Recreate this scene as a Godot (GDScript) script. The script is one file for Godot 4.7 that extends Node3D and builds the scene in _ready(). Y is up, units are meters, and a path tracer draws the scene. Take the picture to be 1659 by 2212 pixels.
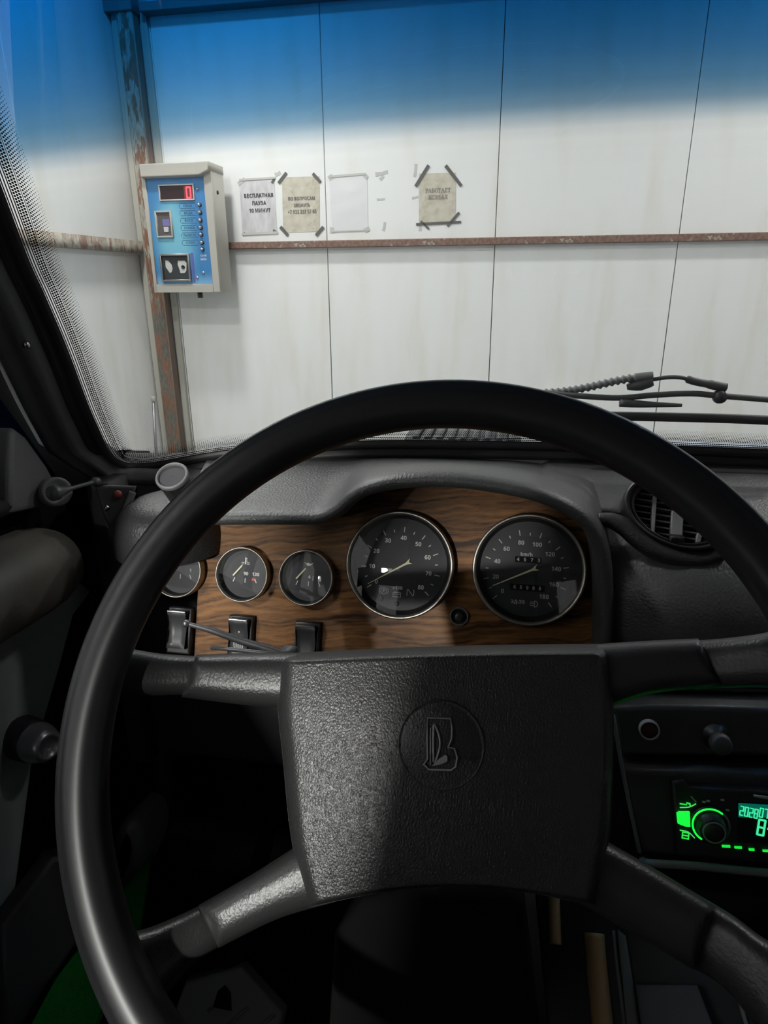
extends Node3D

const EYE := Vector3(0, 1.2, 0)          # the camera; "rel" coordinates below are measured from it
const PITCH := 0.3377
const ROLL := -0.0078
const YAW := 0.18326
const FOCAL := 1420.0                    # in pixels of the 1659 x 2212 frame
const WALL_Z := -3.83
const BOX_Z := -3.57
var cam_basis: Basis
var taken := {}
var M := {}

# ---------------------------------------------------------------- camera maths: a pixel's ray met with a real surface
func ray(x: float, y: float) -> Vector3:
	return cam_basis * Vector3((x - 829.5) / FOCAL, (1106.0 - y) / FOCAL, -1.0)

func pz(x: float, y: float, z: float) -> Vector3:
	var d := ray(x, y)
	return EYE + d * (z / d.z)

func py(x: float, y: float, h: float) -> Vector3:
	var d := ray(x, y)
	return EYE + d * (h / d.y)

func px(x: float, y: float, s: float) -> Vector3:
	var d := ray(x, y)
	return EYE + d * (s / d.x)

func pn(x: float, y: float, o: Vector3, n: Vector3) -> Vector3:
	var d := ray(x, y)
	return EYE + d * ((o - EYE).dot(n) / d.dot(n))

# ---------------------------------------------------------------- scene-tree helpers
func numbered(n: String) -> String:
	if not taken.has(n):
		taken[n] = 0
		return n
	taken[n] += 1
	return "%s_%03d" % [n, taken[n]]

func meta(o: Node, label: String, category := "", group := "", kind := "") -> void:
	if label: o.set_meta("label", label)
	if category: o.set_meta("category", category)
	if group: o.set_meta("group", group)
	if kind: o.set_meta("kind", kind)

func thing(called: String, label: String, category: String, at := Transform3D(), group := "") -> Node3D:
	var o := Node3D.new()
	o.name = numbered(called)
	add_child(o)
	o.transform = at
	meta(o, label, category, group)
	return o

func at(p: Vector3) -> Transform3D:
	return Transform3D(Basis(), p)

# a mesh; in_world: its vertices are world positions
func obj(called: String, mesh: Mesh, m: Material, parent: Node3D = null, in_world := true) -> MeshInstance3D:
	var o := MeshInstance3D.new()
	o.mesh = mesh
	o.material_override = m
	o.cast_shadow = GeometryInstance3D.SHADOW_CASTING_SETTING_ON
	if parent == null:
		o.name = numbered(called)
		add_child(o)
	else:
		o.name = called
		parent.add_child(o, true)
		if in_world:
			var x := Transform3D()
			var p: Node3D = parent
			while p != self:
				x = p.transform * x
				p = p.get_parent()
			o.transform = x.affine_inverse()
	return o

# ---------------------------------------------------------------- shapes
class Shape:
	var st := SurfaceTool.new()
	func _init() -> void:
		st.begin(Mesh.PRIMITIVE_TRIANGLES)
		st.set_smooth_group(0)
	func v(p: Vector3, uv: Vector2) -> void:
		st.set_uv(uv)
		st.add_vertex(p)
	func tri(a: Vector3, b: Vector3, c: Vector3, ua := Vector2.ZERO, ub := Vector2.ZERO, uc := Vector2.ZERO) -> void:
		if (b - a).cross(c - a).length_squared() < 1e-18:
			return
		v(a, ua); v(c, uc); v(b, ub)       # given counter-clockwise, stored clockwise
	func quad(a: Vector3, b: Vector3, c: Vector3, d: Vector3, ua := Vector2(0, 1), ub := Vector2(1, 1), uc := Vector2(1, 0), ud := Vector2(0, 0)) -> void:
		tri(a, b, c, ua, ub, uc)
		tri(a, c, d, ua, uc, ud)
	func group(g: int) -> Shape:
		st.set_smooth_group(g)
		return self
	func grid(rows: Array, close_rows := false, close_cols := false) -> Shape:
		var m := rows.size()
		var n: int = rows[0].size()
		for i in (m if close_rows else m - 1):
			var a: PackedVector3Array = rows[i]
			var b: PackedVector3Array = rows[(i + 1) % m]
			for j in (n if close_cols else n - 1):
				var k := (j + 1) % n
				var u0 := float(j) / (n - 1)
				var u1 := float(j + 1) / (n - 1)
				var w0 := float(i) / (m - 1)
				var w1 := float(i + 1) / (m - 1)
				quad(a[j], a[k], b[k], b[j], Vector2(u0, w0), Vector2(u1, w0), Vector2(u1, w1), Vector2(u0, w1))
		return self
	func fan(ring: PackedVector3Array, flip := false) -> Shape:
		var c := Vector3.ZERO
		for p in ring: c += p
		c /= ring.size()
		for j in ring.size():
			var k := (j + 1) % ring.size()
			if flip: tri(c, ring[k], ring[j])
			else: tri(c, ring[j], ring[k])
		return self
	# tube along a path; radius may be one number or one for each point
	func tube(path: PackedVector3Array, radius: Variant, segs := 12, closed := false, caps := true) -> Shape:
		var n := path.size()
		var rows := []
		var up := Vector3.UP
		for i in n:
			var t := (path[(i + 1) % n if closed else mini(i + 1, n - 1)] - path[(i - 1 + n) % n if closed else maxi(i - 1, 0)]).normalized()
			if i == 0 and absf(t.y) > 0.9: up = Vector3.RIGHT
			var s := t.cross(up).normalized()
			up = s.cross(t).normalized()
			var r: float = radius[i] if radius is Array else radius
			var row := PackedVector3Array()
			for j in segs:
				var a := TAU * j / segs
				row.append(path[i] + (s * cos(a) + up * sin(a)) * r)
			rows.append(row)
		grid(rows, closed, true)
		if caps and not closed:
			fan(rows[0], true)
			fan(rows[n - 1])
		return self
	# profile of (radius, height) turned round the z axis of x
	func lathe(profile: Array, segs: int, x: Transform3D) -> Shape:
		var rows := []
		for p in profile:
			var row := PackedVector3Array()
			for j in segs:
				var a := TAU * j / segs
				row.append(x * Vector3(p.x * cos(a), p.x * sin(a), p.y))
			rows.append(row)
		return grid(rows, false, true)
	# outline (counter-clockwise from the front) with rounded front edge, going back along -n
	func slab(outline: PackedVector3Array, n: Vector3, depth: float, bevel := 0.0, segs := 3) -> Shape:
		var c := outline.size()
		n = n.normalized()
		var ex := (outline[1] - outline[0]).normalized()
		ex = (ex - n * ex.dot(n)).normalized()
		var ey := n.cross(ex)
		var area := 0.0
		for i in c:
			var a2 := outline[i]
			var b2 := outline[(i + 1) % c]
			area += a2.dot(ex) * b2.dot(ey) - b2.dot(ex) * a2.dot(ey)
		var pts := outline.duplicate()
		if area < 0: pts.reverse()
		var inw := PackedVector3Array()
		for i in c:
			var d0 := (pts[i] - pts[(i - 1 + c) % c]).normalized()
			var d1 := (pts[(i + 1) % c] - pts[i]).normalized()
			var n0 := n.cross(d0).normalized()
			var n1 := n.cross(d1).normalized()
			var s := (n0 + n1)
			s = s / maxf(0.35, 1.0 + n0.dot(n1))
			inw.append(s)
		var rows := []
		var back := PackedVector3Array()
		for p in pts: back.append(p - n * depth)
		rows.append(back)
		for k in (segs + 1 if bevel > 0.0 else 1):
			var a := (PI / 2) * k / maxi(segs, 1)
			var row := PackedVector3Array()
			for i in c: row.append(pts[i] + inw[i] * (bevel * (1.0 - cos(a))) + n * (bevel * (sin(a) - 1.0)))
			rows.append(row)
		if bevel > 0.0: st.set_smooth_group(1)
		else: st.set_smooth_group(-1)
		grid(rows, false, true)
		st.set_smooth_group(-1)
		for side in 2:
			var ring: PackedVector3Array = rows[rows.size() - 1] if side == 0 else rows[0]
			var flat := PackedVector2Array()
			for p in ring: flat.append(Vector2(p.dot(ex), p.dot(ey)) * 1000.0)
			var lo := flat[0]
			var hi := flat[0]
			for q in flat:
				lo = lo.min(q); hi = hi.max(q)
			var size := (hi - lo).max(Vector2(1e-6, 1e-6))
			var idx := Geometry2D.triangulate_polygon(flat)
			for t in range(0, idx.size(), 3):
				var i0 := idx[t]
				var i1 := idx[t + 1]
				var i2 := idx[t + 2]
				var ccw := (flat[i1] - flat[i0]).cross(flat[i2] - flat[i0]) > 0
				if (side == 0) != ccw:
					var sw := i1
					i1 = i2
					i2 = sw
				tri(ring[i0], ring[i1], ring[i2], (flat[i0] - lo) / size, (flat[i1] - lo) / size, (flat[i2] - lo) / size)
		st.set_smooth_group(0)
		return self
	func box(c: Vector3, size: Vector3, bevel := 0.0, b := Basis()) -> Shape:
		var h := size / 2
		var o := PackedVector3Array()
		for q in [Vector2(-1, -1), Vector2(1, -1), Vector2(1, 1), Vector2(-1, 1)]:
			o.append(c + b * Vector3(q.x * h.x, q.y * h.y, h.z))
		return slab(o, b.z, size.z, bevel)
	func put(mesh: Mesh, x: Transform3D) -> Shape:
		var a := mesh.surface_get_arrays(0)
		var p: PackedVector3Array = a[Mesh.ARRAY_VERTEX]
		var idx: PackedInt32Array = a[Mesh.ARRAY_INDEX] if a[Mesh.ARRAY_INDEX] != null else PackedInt32Array(range(p.size()))
		st.set_smooth_group(-1)
		for i in range(0, idx.size() - 2, 3):
			for k in 3: v(x * p[idx[i + k]], Vector2.ZERO)
		st.set_smooth_group(0)
		return self
	func done() -> ArrayMesh:
		st.generate_normals()
		return st.commit()

func smooth(pts: Array, per := 6, closed := false) -> PackedVector3Array:
	var out := PackedVector3Array()
	var n := pts.size()
	for i in (n if closed else n - 1):
		var a: Vector3 = pts[(i - 1 + n) % n if closed else maxi(i - 1, 0)]
		var b: Vector3 = pts[i]
		var c: Vector3 = pts[(i + 1) % n]
		var d: Vector3 = pts[(i + 2) % n if closed else mini(i + 2, n - 1)]
		for k in per:
			out.append(b.cubic_interpolate(c, a, d, float(k) / per))
	if not closed: out.append(pts[n - 1])
	return out

func vec(list: Array) -> PackedVector3Array:
	return PackedVector3Array(list)

# a flat ring or arc band standing proud of the local xy plane
func band(r0: float, r1: float, a0: float, a1: float, z: float, segs := 24) -> Array:
	var inner := PackedVector3Array()
	var outer := PackedVector3Array()
	for k in segs + 1:
		var a := lerpf(a0, a1, float(k) / segs)
		inner.append(Vector3(r0 * sin(a), r0 * cos(a), z))
		outer.append(Vector3(r1 * sin(a), r1 * cos(a), z))
	return [outer, inner]

var fonts := {}
func font(called: String, weight := 400) -> SystemFont:
	var key := called + str(weight)
	if not fonts.has(key):
		var f := SystemFont.new()
		f.font_names = PackedStringArray([called])
		f.font_weight = weight
		fonts[key] = f
	return fonts[key]

# lettering as a mesh, scaled to a height of capitals or to a width
func letters(t: String, f: Font, cap: float, width := 0.0, depth := 0.0003) -> Array:
	var m := TextMesh.new()
	m.text = t
	m.font = f
	m.font_size = 48
	m.pixel_size = cap / (48.0 * 0.72)
	m.depth = depth
	m.curve_step = 2.0
	var k := 1.0
	if width > 0.0: k = width / maxf(m.get_aabb().size.x, 1e-5)
	return [m, k]

func write(s: Shape, t: String, f: Font, cap: float, x: Transform3D, width := 0.0, depth := 0.0003) -> void:
	var l := letters(t, f, cap, width, depth)
	s.put(l[0], x * Transform3D(Basis().scaled(Vector3(l[1], 1.0, 1.0)), Vector3.ZERO))

# a straight stroke drawn in the local xy plane
func stroke(s: Shape, a: Vector2, b: Vector2, w: float, z: float, x := Transform3D(), h := 0.0003) -> void:
	var d := (b - a).normalized() * w / 2
	var e := Vector2(-d.y, d.x)
	var o := PackedVector3Array()
	for q in [a - d - e, b + d - e, b + d + e, a - d + e]:
		o.append(x * Vector3(q.x, q.y, z + h))
	s.slab(o, x.basis.z, h, 0.0)

# ---------------------------------------------------------------- materials
func mat(c: Color, rough := 0.5, metal := 0.0, spec := 0.5) -> StandardMaterial3D:
	var m := StandardMaterial3D.new()
	m.albedo_color = c.linear_to_srgb()
	m.roughness = rough
	m.metallic = metal
	m.metallic_specular = spec
	return m

func noise(kind: int, freq: float, s: int, octaves := 3) -> FastNoiseLite:
	var n := FastNoiseLite.new()
	n.noise_type = kind
	n.frequency = freq
	n.seed = s
	n.fractal_octaves = octaves
	return n

func noise_tex(n: FastNoiseLite, size := 512, ramp: Gradient = null) -> NoiseTexture2D:
	var t := NoiseTexture2D.new()
	t.width = size
	t.height = size
	t.seamless = true
	t.noise = n
	t.normalize = true
	if ramp: t.color_ramp = ramp
	return t

func ramp(stops: Array) -> Gradient:
	var g := Gradient.new()
	var o := PackedFloat32Array()
	var c := PackedColorArray()
	for s in stops:
		o.append(s[0]); c.append(s[1].linear_to_srgb())
	g.offsets = o
	g.colors = c
	return g

func triplanar(m: StandardMaterial3D, per_metre: Vector3) -> StandardMaterial3D:
	m.uv1_triplanar = true
	m.uv1_scale = per_metre
	return m

func relief(m: StandardMaterial3D, t: Texture2D, cm: float, per_metre: float) -> StandardMaterial3D:
	m.heightmap_enabled = true
	m.heightmap_texture = t
	m.heightmap_scale = cm
	return triplanar(m, Vector3.ONE * per_metre)

func glow(c: Color, e: float) -> StandardMaterial3D:
	var m := mat(Color(0.02, 0.02, 0.02), 0.5)
	m.emission_enabled = true
	m.emission = c.linear_to_srgb()
	m.emission_energy_multiplier = e
	return m

func picture(w: int, h: int, f: Callable) -> ImageTexture:
	var im := Image.create(w, h, false, Image.FORMAT_RGB8)
	for y in h:
		for x in w:
			im.set_pixel(x, y, f.call(float(x) / w, float(y) / h).linear_to_srgb())
	return ImageTexture.create_from_image(im)

func materials() -> void:
	var grain := noise_tex(noise(FastNoiseLite.TYPE_CELLULAR, 0.045, 3, 2))
	grain.noise.cellular_return_type = FastNoiseLite.RETURN_DISTANCE2_SUB
	var fine := noise_tex(noise(FastNoiseLite.TYPE_SIMPLEX, 0.06, 5, 4))
	var black := Color(0.034, 0.034, 0.035)
	M.plastic = relief(mat(black, 0.5), fine, 0.015, 14)
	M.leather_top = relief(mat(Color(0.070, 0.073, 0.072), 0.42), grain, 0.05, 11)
	M.hub_plain = relief(mat(Color(0.034, 0.034, 0.034), 0.36), fine, 0.015, 14)
	M.roll = relief(mat(Color(0.115, 0.107, 0.092), 0.55), grain, 0.03, 16)
	M.smooth_black = mat(Color(0.02, 0.02, 0.021), 0.38)
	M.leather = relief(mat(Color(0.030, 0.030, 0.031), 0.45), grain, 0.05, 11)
	M.hub = relief(mat(Color(0.034, 0.034, 0.034), 0.34), grain, 0.035, 26)
	M.rim = mat(Color(0.024, 0.024, 0.026), 0.36)
	M.dash_top = relief(mat(Color(0.045, 0.047, 0.046), 0.55), fine, 0.06, 9)
	M.rubber = mat(Color(0.026, 0.026, 0.027), 0.42)
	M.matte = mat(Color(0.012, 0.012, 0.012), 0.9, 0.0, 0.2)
	M.carpet = relief(mat(Color(0.42, 0.46, 0.46), 0.95, 0.0, 0.2), fine, 0.08, 40)
	M.green = relief(mat(Color(0.015, 0.22, 0.03), 0.9, 0.0, 0.2), fine, 0.1, 16)
	M.trim_grey = relief(mat(Color(0.15, 0.157, 0.155), 0.5), fine, 0.02, 12)
	M.chrome = mat(Color(0.55, 0.55, 0.56), 0.18, 1.0)
	M.bezel = mat(Color(0.46, 0.43, 0.38), 0.42, 1.0)
	M.satin = mat(Color(0.35, 0.35, 0.36), 0.35, 1.0)
	M.dial = mat(Color(0.022, 0.024, 0.026), 0.6)
	M.print_white = mat(Color(0.75, 0.75, 0.72), 0.6)
	M.print_grey = mat(Color(0.5, 0.5, 0.48), 0.6)
	M.print_red = mat(Color(0.6, 0.1, 0.06), 0.6)
	M.needle = mat(Color(0.8, 0.76, 0.5), 0.5)
	M.red_cap = mat(Color(0.26, 0.04, 0.03), 0.4)
	var pane := mat(Color(1, 1, 1), 0.0)
	pane.transparency = BaseMaterial3D.TRANSPARENCY_ALPHA
	pane.albedo_color = Color(1, 1, 1, 0.0)
	pane.metallic_specular = 0.5
	M.pane = pane
	M.wood = mat(Color.WHITE, 0.5, 0.0, 0.35)
	var wn := noise(FastNoiseLite.TYPE_SIMPLEX, 1.0, 11, 3)
	M.wood.albedo_texture = picture(512, 256, func(u: float, v: float) -> Color:
		var warp := wn.get_noise_2d(u * 3.0, v * 4.0) * 0.35
		var a := wn.get_noise_2d(u * 2.2 + 9.0, (v + warp * 0.07) * 46.0)
		var b := wn.get_noise_2d(u * 16.0, v * 120.0 + 40.0)
		var c := wn.get_noise_2d(u * 1.5 + 70.0, v * 9.0 + warp * 1.0)
		var t := clampf(0.5 + a * 0.55 + b * 0.22 + c * 0.4, 0.0, 1.0)
		return Color(0.032, 0.012, 0.004).lerp(Color(0.28, 0.125, 0.038), t))
	# the washing bay
	var streak := ramp([[0.0, Color(0.735, 0.735, 0.69)], [0.25, Color(0.765, 0.775, 0.755)], [0.5, Color(0.785, 0.80, 0.79)], [1.0, Color(0.79, 0.81, 0.805)]])
	M.panel = mat(Color.WHITE, 0.45)
	M.panel.albedo_texture = noise_tex(noise(FastNoiseLite.TYPE_SIMPLEX, 0.006, 21, 5), 512, streak)
	triplanar(M.panel, Vector3(1.3, 0.22, 1.3))
	M.joint = mat(Color(0.36, 0.36, 0.35), 0.9)
	M.concrete = mat(Color(0.32, 0.32, 0.31), 0.5)
	M.concrete.albedo_texture = noise_tex(noise(FastNoiseLite.TYPE_SIMPLEX, 0.01, 8, 5), 512, ramp([[0.0, Color(0.7, 0.7, 0.7)], [1.0, Color(1, 1, 1)]]))
	triplanar(M.concrete, Vector3.ONE * 0.6)
	var rn := noise(FastNoiseLite.TYPE_SIMPLEX, 1.0, 31, 4)
	var rust := func(bias: float) -> Callable: return func(u: float, v: float) -> Color:
		var a := rn.get_noise_2d(u * 7.0 + bias * 30.0, v * 5.0) + 0.35 * rn.get_noise_2d(u * 40.0, v * 40.0)
		var b := rn.get_noise_2d(u * 25.0, v * 25.0 + 50.0)
		var brown := Color(0.165, 0.098, 0.078).lerp(Color(0.24, 0.15, 0.115), clampf(0.5 + b, 0, 1))
		var cream := Color(0.42, 0.40, 0.33).lerp(Color(0.30, 0.29, 0.25), clampf(0.5 + b, 0, 1))
		return brown.lerp(cream, smoothstep(0.0, 0.12, a + bias))
	M.rail_brown = mat(Color.WHITE, 0.6)
	M.rail_brown.albedo_texture = picture(256, 256, rust.call(-0.46))
	triplanar(M.rail_brown, Vector3.ONE * 1.4)
	M.post_paint = mat(Color.WHITE, 0.6)
	M.post_paint.albedo_texture = picture(256, 256, rust.call(0.14))
	triplanar(M.post_paint, Vector3(1.7, 0.9, 1.7))
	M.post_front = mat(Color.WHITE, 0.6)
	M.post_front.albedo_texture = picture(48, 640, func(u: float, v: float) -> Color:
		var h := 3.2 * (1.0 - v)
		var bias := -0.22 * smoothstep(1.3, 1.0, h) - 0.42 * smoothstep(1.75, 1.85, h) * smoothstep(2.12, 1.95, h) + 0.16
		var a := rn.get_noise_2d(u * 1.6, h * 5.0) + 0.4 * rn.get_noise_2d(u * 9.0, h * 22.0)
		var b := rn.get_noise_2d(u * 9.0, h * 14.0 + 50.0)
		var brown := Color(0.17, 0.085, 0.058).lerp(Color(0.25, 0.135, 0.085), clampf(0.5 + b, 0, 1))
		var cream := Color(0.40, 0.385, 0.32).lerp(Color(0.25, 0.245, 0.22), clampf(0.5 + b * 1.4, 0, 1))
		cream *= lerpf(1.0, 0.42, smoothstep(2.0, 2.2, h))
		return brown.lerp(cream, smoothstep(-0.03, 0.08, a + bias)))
	M.post_side = mat(Color(0.42, 0.41, 0.36), 0.6)
	M.beam_paint = mat(Color(0.16, 0.17, 0.17), 0.6)
	M.cabinet = mat(Color(0.41, 0.395, 0.355), 0.5)
	M.cabinet_side = M.cabinet
	M.paper = mat(Color.WHITE, 0.8)
	M.paper.albedo_texture = noise_tex(noise(FastNoiseLite.TYPE_SIMPLEX, 0.012, 41, 4), 256, ramp([[0.0, Color(0.50, 0.50, 0.51)], [0.5, Color(0.60, 0.60, 0.61)], [1.0, Color(0.68, 0.68, 0.70)]]))
	triplanar(M.paper, Vector3(6, 2, 6))
	M.old_paper = mat(Color.WHITE, 0.8)
	M.old_paper.albedo_texture = noise_tex(noise(FastNoiseLite.TYPE_SIMPLEX, 0.012, 43, 4), 256, ramp([[0.0, Color(0.46, 0.42, 0.34)], [0.5, Color(0.56, 0.53, 0.44)], [1.0, Color(0.62, 0.59, 0.51)]]))
	triplanar(M.old_paper, Vector3(5, 5, 5))
	M.ink = mat(Color(0.05, 0.05, 0.055), 0.7)
	M.ink_grey = mat(Color(0.16, 0.155, 0.14), 0.7)
	M.tape = mat(Color(0.12, 0.12, 0.115), 0.6)
	M.pale_tape = mat(Color(0.52, 0.52, 0.5), 0.5)
	M.car_paint = mat(Color(0.44, 0.58, 0.80), 0.25)
	M.car_paint.clearcoat_enabled = true
	M.headliner = mat(Color(0.30, 0.29, 0.27), 0.9)

# ---------------------------------------------------------------- the scene
func _ready() -> void:
	# camera, sky, lamps, exposure
	cam_basis = Basis(Vector3.UP, YAW) * Basis(Vector3.RIGHT, -PITCH) * Basis(Vector3.BACK, ROLL)
	var cam := Camera3D.new()
	cam.name = "camera"
	cam.transform = Transform3D(cam_basis, EYE)
	cam.fov = rad_to_deg(2.0 * atan(1106.0 / FOCAL))
	cam.near = 0.02
	cam.far = 60.0
	add_child(cam)
	cam.current = true
	var env := Environment.new()
	env.background_mode = Environment.BG_COLOR
	env.background_color = Color(0, 0, 0)
	env.tonemap_mode = Environment.TONE_MAPPER_LINEAR
	env.tonemap_exposure = 1.0
	env.sdfgi_enabled = true
	env.ssao_enabled = true
	env.ssil_enabled = true
	var we := WorldEnvironment.new()
	we.name = "environment"
	we.environment = env
	add_child(we)
	materials()
	for spot in LAMPS:
		bay_lamp(spot)
	added_hub_lamp()
	bay()
	terminal()
	notices()
	car_shell()
	windshield()
	bonnet()
	wiper()
	door()
	dashboard()
	gauges()
	switches()
	vent()
	console()
	floor_things()
	stalks()
	steering_wheel()

# lamps on the bay's ceiling: x, z, energy, label
const LAMPS := [
	[-1.62, -2.78, 1.5, "white ceiling flood lamp nearest the payment cabinet"],
	[1.75, -2.78, 1.0, "white ceiling flood lamp near the white wall, right of the car bonnet"],
	[-1.62, -0.95, 1.5, "white ceiling flood lamp above the left front wing of the car"],
	[1.75, -0.95, 0.6, "white ceiling flood lamp above the right front wing of the car"],
	[-1.62, 1.6, 3.0, "white ceiling flood lamp beside the left rear of the car"],
	[1.75, 1.6, 1.6, "white ceiling flood lamp beside the right rear of the car"],
]

func bay_lamp(spot: Array) -> void:
	var t := thing("ceiling_lamp", spot[3], "lamp", at(Vector3(spot[0], 3.2, spot[1])), "flood lamps on the bay ceiling")
	obj("housing", Shape.new().box(Vector3(0, -0.03, 0), Vector3(0.30, 0.06, 0.24), 0.01).done(), M.cabinet, t, false)
	obj("lamp_diffuser", Shape.new().box(Vector3(0, -0.07, 0), Vector3(0.24, 0.02, 0.18), 0.006).done(), glow(Color(1.0, 0.985, 0.95), 4.0), t, false)
	var l := AreaLight3D.new()
	l.name = "lamp_light"
	l.area_size = Vector2(0.24, 0.18)
	l.light_color = Color(1.0, 1.0, 0.99)
	l.light_energy = spot[2] * LAMP_ENERGY
	l.area_range = 20.0
	l.shadow_enabled = true
	l.rotation = Vector3(-PI / 2, 0, 0)
	l.position = Vector3(0, -0.085, 0)
	t.add_child(l)

func added_hub_lamp() -> void:  # narrow-beam lamp added to light the left half of the wheel hub
	var t := thing("added_hub_lamp", "added white spot lamp on the back wall, aimed at the wheel hub, out of view", "lamp", at(Vector3(-1.0, 1.95, 3.54)))
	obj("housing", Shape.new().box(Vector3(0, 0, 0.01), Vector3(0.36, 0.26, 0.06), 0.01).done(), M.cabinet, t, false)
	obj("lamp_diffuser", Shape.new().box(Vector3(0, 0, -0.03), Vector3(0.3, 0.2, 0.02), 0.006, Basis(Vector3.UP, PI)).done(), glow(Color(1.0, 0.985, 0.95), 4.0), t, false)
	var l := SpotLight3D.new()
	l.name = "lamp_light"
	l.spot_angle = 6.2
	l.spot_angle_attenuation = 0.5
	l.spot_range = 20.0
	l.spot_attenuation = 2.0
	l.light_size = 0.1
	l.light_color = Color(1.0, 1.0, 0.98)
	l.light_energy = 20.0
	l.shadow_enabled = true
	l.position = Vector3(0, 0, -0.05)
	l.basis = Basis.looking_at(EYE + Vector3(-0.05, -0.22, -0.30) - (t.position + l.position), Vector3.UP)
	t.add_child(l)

const LAMP_ENERGY := 2.0

func struct(called: String, mesh: Mesh, m: Material, label: String, parent: Node3D = null) -> MeshInstance3D:
	var o := obj(called, mesh, m, parent)
	if parent == null: meta(o, label, "", "", "structure")
	return o

# a wall of upright sandwich panels standing proud of a dark backing
func panelled(called: String, label: String, axis: String, plane: float, from: float, to: float, first: float, face: float) -> void:
	var w := Node3D.new()
	w.name = numbered(called)
	add_child(w)
	meta(w, label, "", "", "structure")
	var mid := (from + to) / 2
	var size := to - from
	var back := plane - face * 0.04
	obj("backing", Shape.new().box(Vector3(mid, 1.6, back) if axis == "z" else Vector3(back, 1.6, mid), Vector3(size, 3.4, 0.06) if axis == "z" else Vector3(0.06, 3.4, size)).done(), M.joint, w)
	var a := first
	while a < to - 0.01:
		var b := minf(a + 0.9213, to)
		var lo := maxf(a, from) + 0.002
		var c := (lo + b - 0.002) / 2
		var s := b - 0.002 - lo
		var turn := Basis()
		if axis == "z": turn = Basis(Vector3.UP, 0.0 if face > 0 else PI)
		else: turn = Basis(Vector3.UP, PI / 2 if face > 0 else -PI / 2)
		if s > 0.02:
			obj("panel", Shape.new().box(Vector3(c, 1.6, plane) if axis == "z" else Vector3(plane, 1.6, c), Vector3(s, 3.36, 0.02), 0.003, turn).done(), M.panel, w)
		a = b

func bay() -> void:
	var z := WALL_Z
	panelled("wall_front", "white panelled wall of the washing bay facing the car", "z", z, -2.16, 4.2, -2.86, 1.0)
	panelled("wall_left", "white panelled side wall left of the car", "x", -2.14, -3.80, 3.6, -3.80, 1.0)
	panelled("wall_right", "white panelled side wall right of the car, out of view", "x", 4.2, -3.80, 3.6, -3.80, -1.0)
	panelled("wall_back", "white wall closing the bay behind the car", "z", 3.6, -2.16, 4.2, -2.86, -1.0)
	struct("floor", Shape.new().box(Vector3(1.0, -0.1, -0.1), Vector3(6.6, 0.2, 7.6)).done(), M.concrete, "grey concrete floor of the washing bay")
	struct("ceiling", Shape.new().box(Vector3(1.0, 3.26, -0.1), Vector3(6.6, 0.1, 7.6)).done(), M.panel, "white ceiling of the washing bay")
	# corner post: a welded hollow section with a side face and a front face
	var post := thing("steel_post", "rust-stained cream steel post in the wall corner behind the payment cabinet", "post", at(Vector3(-2.03, 0, z)))
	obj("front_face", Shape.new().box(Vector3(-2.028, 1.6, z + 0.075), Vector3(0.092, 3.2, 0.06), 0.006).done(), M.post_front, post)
	obj("side_face", Shape.new().box(Vector3(-2.097, 1.6, z + 0.05), Vector3(0.05, 3.2, 0.05), 0.005).done(), M.post_side, post)
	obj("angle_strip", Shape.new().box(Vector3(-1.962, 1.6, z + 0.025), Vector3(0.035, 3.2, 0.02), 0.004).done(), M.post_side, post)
	var plate := Shape.new().box(Vector3(-2.075, 2.56, z + 0.06), Vector3(0.2, 0.09, 0.12), 0.006)
	obj("top_plate", plate.done(), M.beam_paint, post)
	# rails
	var rail := obj("steel_rail", Shape.new().box(Vector3(1.2, 1.395, z + 0.035), Vector3(6.1, 0.036, 0.05), 0.005).done(), M.rail_brown)
	meta(rail, "long rust-brown steel rail running across the white front wall", "rail")
	var lrail := obj("steel_rail", Shape.new().box(Vector3(-2.105, 1.393, -1.8), Vector3(0.05, 0.062, 3.86), 0.006).done(), M.post_paint)
	meta(lrail, "cream and rust painted steel rail on the left side wall", "rail")
	var beam := obj("steel_beam", Shape.new().box(Vector3(1.1, 2.535, z + 0.05), Vector3(6.1, 0.042, 0.08), 0.005).done(), M.beam_paint)
	meta(beam, "dark steel beam along the top of the front wall", "beam")
	# thin rod leaning on the left wall near the corner
	var a := pz(331, 860, -3.60)
	var b := pz(337, 975, -3.58)
	b = a + (b - a) * (a.y / (a.y - b.y))
	var rod := thing("metal_rod", "short shiny metal rod standing upright beside the foot of the corner post", "rod", at(b))
	obj("rod", Shape.new().tube(vec([a, (a + b) / 2, b]), 0.009, 10).done(), M.satin, rod)
	obj("cap", Shape.new().tube(vec([a + Vector3(0, 0.012, 0), a - Vector3(0, 0.02, 0)]), 0.013, 10).done(), M.cabinet, rod)

func fz(x: float, y: float) -> Vector3:
	return pz(x, y, BOX_Z)

# a rectangle given by two opposite corners in the picture, as an outline on the cabinet's front plane
func frect(x0: float, y0: float, x1: float, y1: float, off: float) -> PackedVector3Array:
	var a := fz((x0 + x1) / 2, y1)
	var b := fz((x0 + x1) / 2, y0)
	var l := fz(x0, (y0 + y1) / 2)
	var r := fz(x1, (y0 + y1) / 2)
	return vec([Vector3(l.x, a.y, l.z + off), Vector3(r.x, a.y, l.z + off), Vector3(r.x, b.y, l.z + off), Vector3(l.x, b.y, l.z + off)])

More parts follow.
